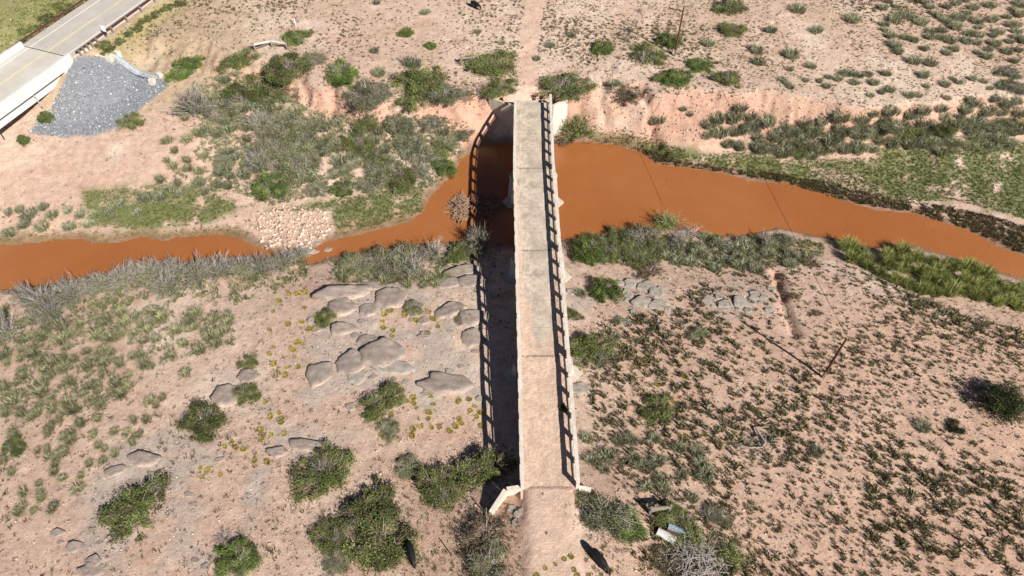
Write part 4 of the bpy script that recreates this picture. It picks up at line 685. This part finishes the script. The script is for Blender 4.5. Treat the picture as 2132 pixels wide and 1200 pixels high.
for a, b_, c_ in zone_pts([(1465,610),(1610,600),(1610,655),(1490,660)], 14, 5, 9, .9, 5): boulder(a, b_, c_, c_ * .6, 'small grey block filling the second outcrop', 'small blocks of the second outcrop', True, .6)
for a, b_, c_ in zone_pts([(640,600),(1000,560),(1010,830),(660,850)], 34, 6, 14, 1.0, 6): boulder(a, b_, c_, c_ * .6, 'low grey stone between the big slabs of the outcrop', 'low stones of the big outcrop', kr.random() < .4, .4)
for a, b_, c_ in zone_pts([(120,1000),(430,930),(560,960),(430,1190),(120,1190)], 26, 5, 11, 1.0, 8): boulder(a, b_, c_, c_ * .5, 'thin dark stone ledge on the grey rock pavement', 'ledges of the rock pavement', False, .45)
def stones(name, polys, n, smin, smax, cols, label, cat, box, feather=0):
    x = r.uniform(box[0], box[1], n); y = r.uniform(box[2], box[3], n); z = ground(x, y); u, v = to_px(x, y, z); ok = np.zeros(n, bool)
    for P in polys: ok |= poly_sd(P, u, v) + (14 if name == 'gravel_bar' else 9) * fbm(x * .7, y * .7, 3, 13) < feather
    x, y, z = x[ok], y[ok], z[ok]; n = len(x); O = np.array([(1,0,0),(0,1,0),(-1,0,0),(0,-1,0),(0,0,1),(0,0,-1)], float); q = np.array([(0,1,4),(1,2,4),(2,3,4),(3,0,4),(1,0,5),(2,1,5),(3,2,5),(0,3,5)])
    v = O[None] * r.uniform(.6, 1.2, (n, 6, 1)) + r.normal(size=(n, 6, 3)) * .18; th = r.uniform(0, 6.28, n); cs, sn = np.cos(th), np.sin(th); v = np.stack([v[..., 0] * cs[:, None] - v[..., 1] * sn[:, None], v[..., 0] * sn[:, None] + v[..., 1] * cs[:, None], v[..., 2] * .7], -1) * (smin + (smax - smin) * r.uniform(0, 1, (n, 1, 1)) ** 3.2)
    v += np.stack([x, y, z + .04], 1)[:, None]; f = (np.arange(n)[:, None, None] * 6 + q[None]).reshape(-1, 3); c = np.repeat(np.array(cols)[r.integers(0, len(cols), n)] * r.uniform(.8, 1.2, (n, 1)), 6, 0)
    return tag(link(name, np_mesh(name, v.reshape(-1, 3), f, c, 'stone')), label, cat, None, 'stuff')
stones('riprap', [RIPRAP], 26000, .09, .26, [(.235, .245, .265)] * 12 + [(.29, .30, .315)] * 8 + [(.18, .19, .205)] * 7 + [(.62, .60, .56)] + [(.40, .37, .33)], 'grey crushed stone covering the slope under the highway bridge', 'crushed stone', (-88, -52, 84, 114), 2)
stones('pale_gravel', [[(100,210),(140,165),(150,190),(125,240),(100,260),(60,270),(30,262)]], 5000, .06, .18, [(.60, .50, .38), (.68, .60, .48), (.5, .4, .3)], 'pale gravel strip under the edge of the highway bridge', 'gravel', (-92, -65, 88, 108))
stones('gravel_bar', PALEZ[:1], 70000, .025, .40, [(.50, .365, .28), (.56, .43, .34), (.44, .31, .235), (.53, .41, .32), (.36, .25, .19)], 'pale pinkish stones of the gravel bars beside the river', 'gravel', (-45, 70, 55, 92))
stones('bank_clods', [[(1170,190),(1300,192),(1420,185),(1560,205),(1760,218),(1760,262),(1560,262),(1440,300),(1330,290),(1180,272)], [(580,160),(720,200),(960,215),(985,260),(700,250),(590,200)]], 9000, .05, .32, [(.42, .27, .195), (.36, .22, .155), (.48, .33, .25)], 'loose red clods on the eroded far bank', 'clods', (-40, 60, 86, 106))
stones('pebbles', [[(-200,560),(1060,520),(1060,1300),(-200,1300)], [(1220,560),(2300,560),(2300,1300),(1220,1300)]], 22000, .035, .15, [(.60, .48, .38), (.45, .33, .25), (.36, .28, .23)], 'loose pebbles scattered over the near sand', 'pebbles', (-80, 95, 14, 70))

FW = [[(1640,385),(1760,425),(1900,448),(2020,490),(2110,530),(2040,520),(1900,470),(1760,445),(1660,405)], [(1480,360),(1560,378),(1640,386),(1640,400),(1540,385)], [(1380,360),(1430,375),(1420,400),(1380,385)], [(1265,322),(1300,330),(1300,345),(1265,340)], [(860,435),(890,425),(905,460),(870,475)], [(300,500),(360,502),(380,515),(310,512)]]
wx, wy = r.uniform(-60, 85, 9000), r.uniform(55, 96, 9000); wu, wv_ = to_px(wx, wy, 0 * wx); ok = np.zeros(9000, bool)
for P in FW: ok |= poly_sd(P, wu, wv_) < 0
ok &= (fbm(wx * .8, wy * .8, 3, 88) > .12) & (poly_sd(river, wx, wy) < -.1); wx, wy = wx[ok], wy[ok]; n_ = len(wx); v_, f_, c_ = blades(n_ * 4, 1, .2, .12, [(.07, .045, .025), (.10, .06, .035)], 9, base=.8); v_ = v_ * np.repeat(r.uniform(.1, .32, n_), 20)[:, None]; v_[:, 2] = np.abs(v_[:, 2]) * .3 + .01; v_ += np.repeat(np.stack([wx, wy, 0 * wx], 1), 20, 0)
tag(link('floating_weeds', np_mesh('floating_weeds', v_, f_, c_, 'blade')), 'dark strands of weed and twigs breaking the muddy water surface', 'water weed', None, 'stuff')

# ------------------------------------------------------------------ poles and wire
def pole(P, h, label, cross, rz):
    t = thing('utility_pole', label, 'utility pole', P); mb = MB(); mb.tube([(0, 0, -.5), (0, 0, h * .5), (0, 0, h)], [.17, .15, .11], 10); link('shaft', mb.mesh('shaft', 'pole_wood'), t)
    mb = MB(); mb.tube([(0, 0, h), (0, 0, h + .22)], [.07, .05], 8); link('insulator', mb.mesh('insulator', 'galvanised'), t)
    mb = MB(); mb.tube([(0, -.17, .0), (0, -.17, 1.2)], .05, 6); link('ground_guard', mb.mesh('ground_guard', 'galvanised'), t, (-.1, .05, 0))
    if cross:
        mb = MB(); mb.box(-2.5, .1, -.06, .06, -.07, .07); ca = link('crossarm', mb.mesh('crossarm', 'pole_wood'), t, (0, 0, h - .9), 0, None, (0, .10, -.25))
        mb = MB(); mb.tube([(-1.1, 0, -.6), (-1.05, 0, 1.0)], [.08, .06], 8); link('stub_post', mb.mesh('stub_post', 'weathered_wood'), ca)
        mb = MB(); mb.tube([(-1.1, 0, -.5), (-2.6, .1, .25)], .045, 6); link('brace', mb.mesh('brace', 'pole_wood'), ca)
    return t
P1, P2 = spot(1404, 117), spot(1713, 786)
pole(P1, 9.2, 'brown wooden utility pole with broken crossarm beyond the river', True, 0); pole(P2, 7.9, 'brown wooden utility pole in the dry tufted field', False, 0)
T1, T2 = P1 + Vector((0, 0, 9.4)), P2 + Vector((0, 0, 8.1)); mb = MB()
P3 = P2 + (P2 - P1); P3.z = float(ground(P3.x, P3.y)); P0 = P1 + (P1 - P2); P0.z = float(ground(P0.x, P0.y))
def sag(a, b_, s, n=24): return [a.lerp(b_, k / n) - Vector((0, 0, 4 * s * (k / n) * (1 - k / n))) for k in range(n + 1)]
mb.tube([p - T1 for p in sag(T1, T2, 1.1)], .028, 5); tag(link('power_line', mb.mesh('power_line', 'sign_back'), None, T1), 'thin black wire strung between the two utility poles', 'wire')

# ------------------------------------------------------------------ fences
fp = MB(); fp.tube([(0, 0, -.3), (0, 0, 1.35)], .06, 5); fp = fp.mesh('post', 'weathered_wood')
def fence(pix, label, heights=1.25, wires=3):
    ps = [spot(u, v) for u, v in pix]; t = thing('wire_fence', label, 'fence', ps[0])
    for p in ps: link('post', fp, t, p - ps[0], random.uniform(0, 6), None, (random.uniform(-.08, .08), random.uniform(-.08, .08), 0))
    for w in range(wires):
        mb = MB(); mb.tube([p - ps[0] + Vector((0, 0, .4 + .4 * w)) for p in ps], .012, 3); link('wire', mb.mesh('wire', 'sign_back'), t)
fence([(605,108),(660,113),(716,119),(777,124),(836,130),(900,133),(958,138)], 'wire fence of thin posts running along the bluff top to the brace')
fence([(1262,180),(1275,160),(1290,125),(1303,88),(1318,55),(1331,28),(1345,-2)], 'wire fence climbing the flat beside the sandy track', 1.25, 2)
fence([(597,92),(612,70),(622,48),(640,25),(660,0)], 'wire fence running off from the pale log brace', 1.25, 2)
def brace(pix, label, mats):
    ps = [spot(u, v) for u, v in pix]; t = thing('fence_brace', label, 'fence brace', ps[0]); big = MB(); big.tube([(0, 0, -.4), (0, 0, 1.5)], [.17, .15], 8); big = big.mesh('post', 'weathered_wood')
    for p in ps: link('post', big, t, p - ps[0])
    for k in range(len(ps) - 1):
        mb = MB(); mb.tube([ps[k] - ps[0] + Vector((0, 0, 1.25)), ps[k + 1] - ps[0] + Vector((0, 0, 1.2))], [.2, .17], 8); link('log_rail', mb.mesh('log_rail', mats), t)
        mb = MB(); mb.tube([ps[k] - ps[0] + Vector((0, 0, .5)), ps[k + 1] - ps[0] + Vector((0, 0, 1.0))], [.08, .07], 6); link('cross_pole', mb.mesh('cross_pole', 'weathered_wood'), t)
brace([(532,107),(567,99),(599,104)], 'pale log fence brace of three posts on the flat', 'pale_log'); brace([(961,136),(992,132)], 'two post wooden fence brace half hidden by a green bush', 'weathered_wood')
brace([(1352,1070),(1392,1066)], 'dark wooden fence brace near the dumped metal sheets', 'weathered_wood')
S = spot(616, 54); t = thing('marker_stake', 'white marker stake with an orange tip beside the fence', 'stake', S); mb = MB(); mb.tube([(0, 0, -.2), (0, 0, 1.5)], .07, 6); link('shaft', mb.mesh('shaft', 'sign_white'), t); mb = MB(); mb.tube([(0, 0, 1.5), (0, 0, 1.9)], .075, 6); link('tip', mb.mesh('tip', 'orange_tip'), t)
for (u, v), lab in zip([(1768, 875), (1774, 900)], ['thin white stake standing in the dry field', 'thin white stake just below its twin in the dry field']):
    S = spot(u, v); mb = MB(); mb.tube([(0, 0, -.2), (0, 0, .9)], [.035, .03], 6); mb.tube([(0, 0, .9), (0, 0, 1.0)], [.05, .04], 6); tag(link('field_stake', mb.mesh('field_stake', 'sign_white'), None, S), lab, 'stake')
for (u, v), lab in zip([(1012, 1072), (941, 1158)], ['short dark fence post leaning below the near wing wall', 'lone dark fence post in the brush below the wing wall']):
    S = spot(u, v); mb = MB(); mb.tube([(0, 0, -.3), (.05, 0, .8), (.08, .05, 1.5)], [.06, .055, .05], 6); tag(link('fence_post', mb.mesh('fence_post', 'weathered_wood'), None, S), lab, 'post')

# ------------------------------------------------------------------ cows
def cow(P, rz, s, label, name='cow', headdown=.25):
    J = {'pel': (-.75, 0, 1.22, .34, .36), 'rump': (-1.05, 0, 1.15, .22, .26), 'mid': (-.1, 0, 1.12, .38, .44), 'chest': (.5, 0, 1.1, .32, .42), 'neck': (.95, 0, 1.02, .19, .27), 'poll': (1.3, 0, headdown + .55, .15, .17), 'face': (1.45, 0, headdown + .2, .12, .12), 'muz': (1.52, 0, headdown - .08, .09, .08),
         'tail1': (-1.2, 0, 1.05, .05, .05), 'tail2': (-1.24, .02, .5, .04, .05), 'earl': (1.24, .3, headdown + .55, .045, .03), 'earr': (1.24, -.3, headdown + .55, .045, .03)}
    E_ = [('pel', 'rump'), ('pel', 'mid'), ('mid', 'chest'), ('chest', 'neck'), ('neck', 'poll'), ('poll', 'face'), ('face', 'muz'), ('rump', 'tail1'), ('tail1', 'tail2'), ('poll', 'earl'), ('poll', 'earr')]
    for sd, nm in ((1, 'l'), (-1, 'r')):
        J['h1' + nm] = (-.82, sd * .24, .86, .17, .2); J['h2' + nm] = (-.92, sd * .24, .48, .08, .09); J['h3' + nm] = (-.84, sd * .24, .05, .065, .07)
        J['f1' + nm] = (.5, sd * .22, .72, .12, .13); J['f2' + nm] = (.53, sd * .22, .42, .075, .08); J['f3' + nm] = (.5, sd * .22, .05, .06, .065)
        E_ += [('pel', 'h1' + nm), ('h1' + nm, 'h2' + nm), ('h2' + nm, 'h3' + nm), ('chest', 'f1' + nm), ('f1' + nm, 'f2' + nm), ('f2' + nm, 'f3' + nm)]
    ks = list(J); me = bpy.data.meshes.new('cow'); me.from_pydata([J[k][:3] for k in ks], [(ks.index(a), ks.index(b_)) for a, b_ in E_], []); me.materials.append(MATS['black_hide'])
    o = link(name, me, None, P, rz, s); sk = o.modifiers.new('skin', 'SKIN'); sk.use_smooth_shade = True; sv = me.skin_vertices[0].data
    for k, d in zip(ks, sv): d.radius = J[k][3:5]; d.use_root = (k == 'pel')
    ss = o.modifiers.new('sub', 'SUBSURF'); ss.levels = 2; ss.render_levels = 2; return tag(o, label, 'cow')
def heading(a, b_): A, Bq = spot(*a), spot(*b_); return math.atan2((Bq - A).y, (Bq - A).x)
cow(spot(1248, 1172), heading((1230, 1148), (1266, 1196)), 1.0, 'black cow walking on the approach track with its long shadow'); cow(spot(858, 1158), heading((854, 1135), (862, 1168)), .92, 'black cow beside the biggest green thicket')
cow(spot(990, 18), heading((982, 10), (1004, 20)), .95, 'black cow grazing on the sand far beyond the fence')

# ------------------------------------------------------------------ driftwood, brush heap, snag, dumped sheets
def heap(name, label, cat, P, n, rad, L, rr, mat, hgt, partn, seed, elong=1.0, rz0=0):
    q = random.Random(seed); t = thing(name, label, cat, P, rz0); var = []
    for k in range(6):
        mb = MB(); l = 1.0; pts = [(-l / 2, 0, 0), (-l * .15, q.uniform(-.06, .06), q.uniform(-.04, .04)), (l * .2, q.uniform(-.08, .08), q.uniform(-.04, .06)), (l / 2, q.uniform(-.1, .1), q.uniform(-.03, .08))]; mb.tube(pts, [.03, .026, .02, .01], 6)
        for _ in range(2): tt = q.uniform(-.1, .35); mb.tube([(tt, 0, 0), (tt + .2, q.uniform(-.2, .2), q.uniform(0, .1))], [.012, .004], 4)
        var.append(mb.mesh(partn, mat))
    for k in range(n):
        a = q.uniform(0, 6.28); d = math.sqrt(q.random()) * rad; l = q.uniform(*L); x, y = math.cos(a) * d, math.sin(a) * d * elong; zz = hgt * (1 - d / rad) * q.uniform(.3, 1) + .12
        link(partn, q.choice(var), t, (x, y, zz), 0, (l, q.uniform(*rr) * 30, q.uniform(*rr) * 30), (q.uniform(-.3, .3), q.uniform(-.3, .3), q.uniform(0, 3.14)))
    return t
D = spot(958, 436); heap('driftwood_pile', 'tangled brown driftwood raft lodged in the river beside the bridge shadow', 'driftwood', Vector((D.x, D.y, 0)), 150, 1.5, (1.0, 2.6), (.05, .12), 'driftwood', .8, 'log', 5, 1.9)
D = on_plane(1015, 430, 0); heap('driftwood_pile', 'driftwood pile in the dark against the bridge pier', 'driftwood', Vector((D[0], D[1], 0)), 50, 2.0, (1.2, 3.2), (.05, .12), 'driftwood', .8, 'log', 6, 1.6)
D = spot(1450, 1182); heap('branch_heap', 'heap of pale grey dead branches beside yellow green bushes', 'branches', D, 190, 2.7, (1.2, 3.2), (.028, .06), 'dead_wood', 1.1, 'branch', 8, 1.0)
D = spot(1582, 915); t = thing('fallen_snag', 'crooked grey fallen tree snag in the tufted field', 'snag', D)
for pts, rad in (([(1572,895),(1580,908),(1592,925)], .14), ([(1592,925),(1585,935),(1560,936),(1540,930)], .09), ([(1572,895),(1595,892)], .07), ([(1588,886),(1600,880)], .06), ([(1592,925),(1593,912)], .06)):
    mb = MB(); mb.tube([spot(*p) - D + Vector((0, 0, .35)) for p in pts], [rad * (1 - .2 * k) for k in range(len(pts))], 7); link('branch', mb.mesh('branch', 'dead_wood'), t)
D = spot(1580, 930); heap('twig_litter', 'dead twigs lying around the fallen snag', 'twigs', D, 34, 2.2, (.8, 2.0), (.02, .04), 'dead_wood', .15, 'twig', 9, .7)
def sheet(u0, v0, u1, v1, width, mat, label, name, arc=.5, corr=0, lift=.25):
    a, b_ = spot(u0, v0), spot(u1, v1); d = b_ - a; L = d.length; n = 16; mb = MB(); q = random.Random(int(u0)); vs = []; rows = 8; prof = []
    for k in range(n + 1):
        th = (k / n - .5) * math.pi; prof.append((math.sin(th) * width / 2, math.cos(th) * width * arc + (corr * math.sin(k * 2.4))))
    for j in range(rows + 1):
        for off in (0, -.03): vs += [(x + q.uniform(-.02, .02), L * j / rows, max(z + off, .0) + q.uniform(-.02, .02)) for x, z in prof]
    w = n + 1; fs = []
    for j in range(rows):
        for k in range(n):
            A = j * 2 * w + k; Bq = (j + 1) * 2 * w + k; fs += [(A, A + 1, Bq + 1, Bq), (A + w + 1, A + w, Bq + w, Bq + w + 1)]
    mb.add(vs, fs); o = link(name, mb.mesh(name, mat, True), None, a + Vector((0, 0, lift)), math.atan2(-d.x, d.y)); o.rotation_euler.x = math.atan2(d.z, math.hypot(d.x, d.y)); return tag(o, label, 'metal sheet')
sheet(1368, 1108, 1405, 1128, .85, 'white_sheet', 'white curved sheet dumped in the brush', 'curved_sheet', .35); sheet(1386, 1108, 1412, 1118, .8, 'rust_sheet', 'rusty brown sheet between the white and blue ones', 'rusty_sheet', .2)
sheet(1390, 1100, 1424, 1112, .6, 'blue_sheet', 'pale blue corrugated sheet lying behind the rusty one', 'corrugated_sheet', .08, .04, .45)
print('sage', n_sage, 'objects', len(bpy.data.objects), 'tris', sum(len(m_.loops) - 2 * len(m_.polygons) for m_ in bpy.data.meshes))
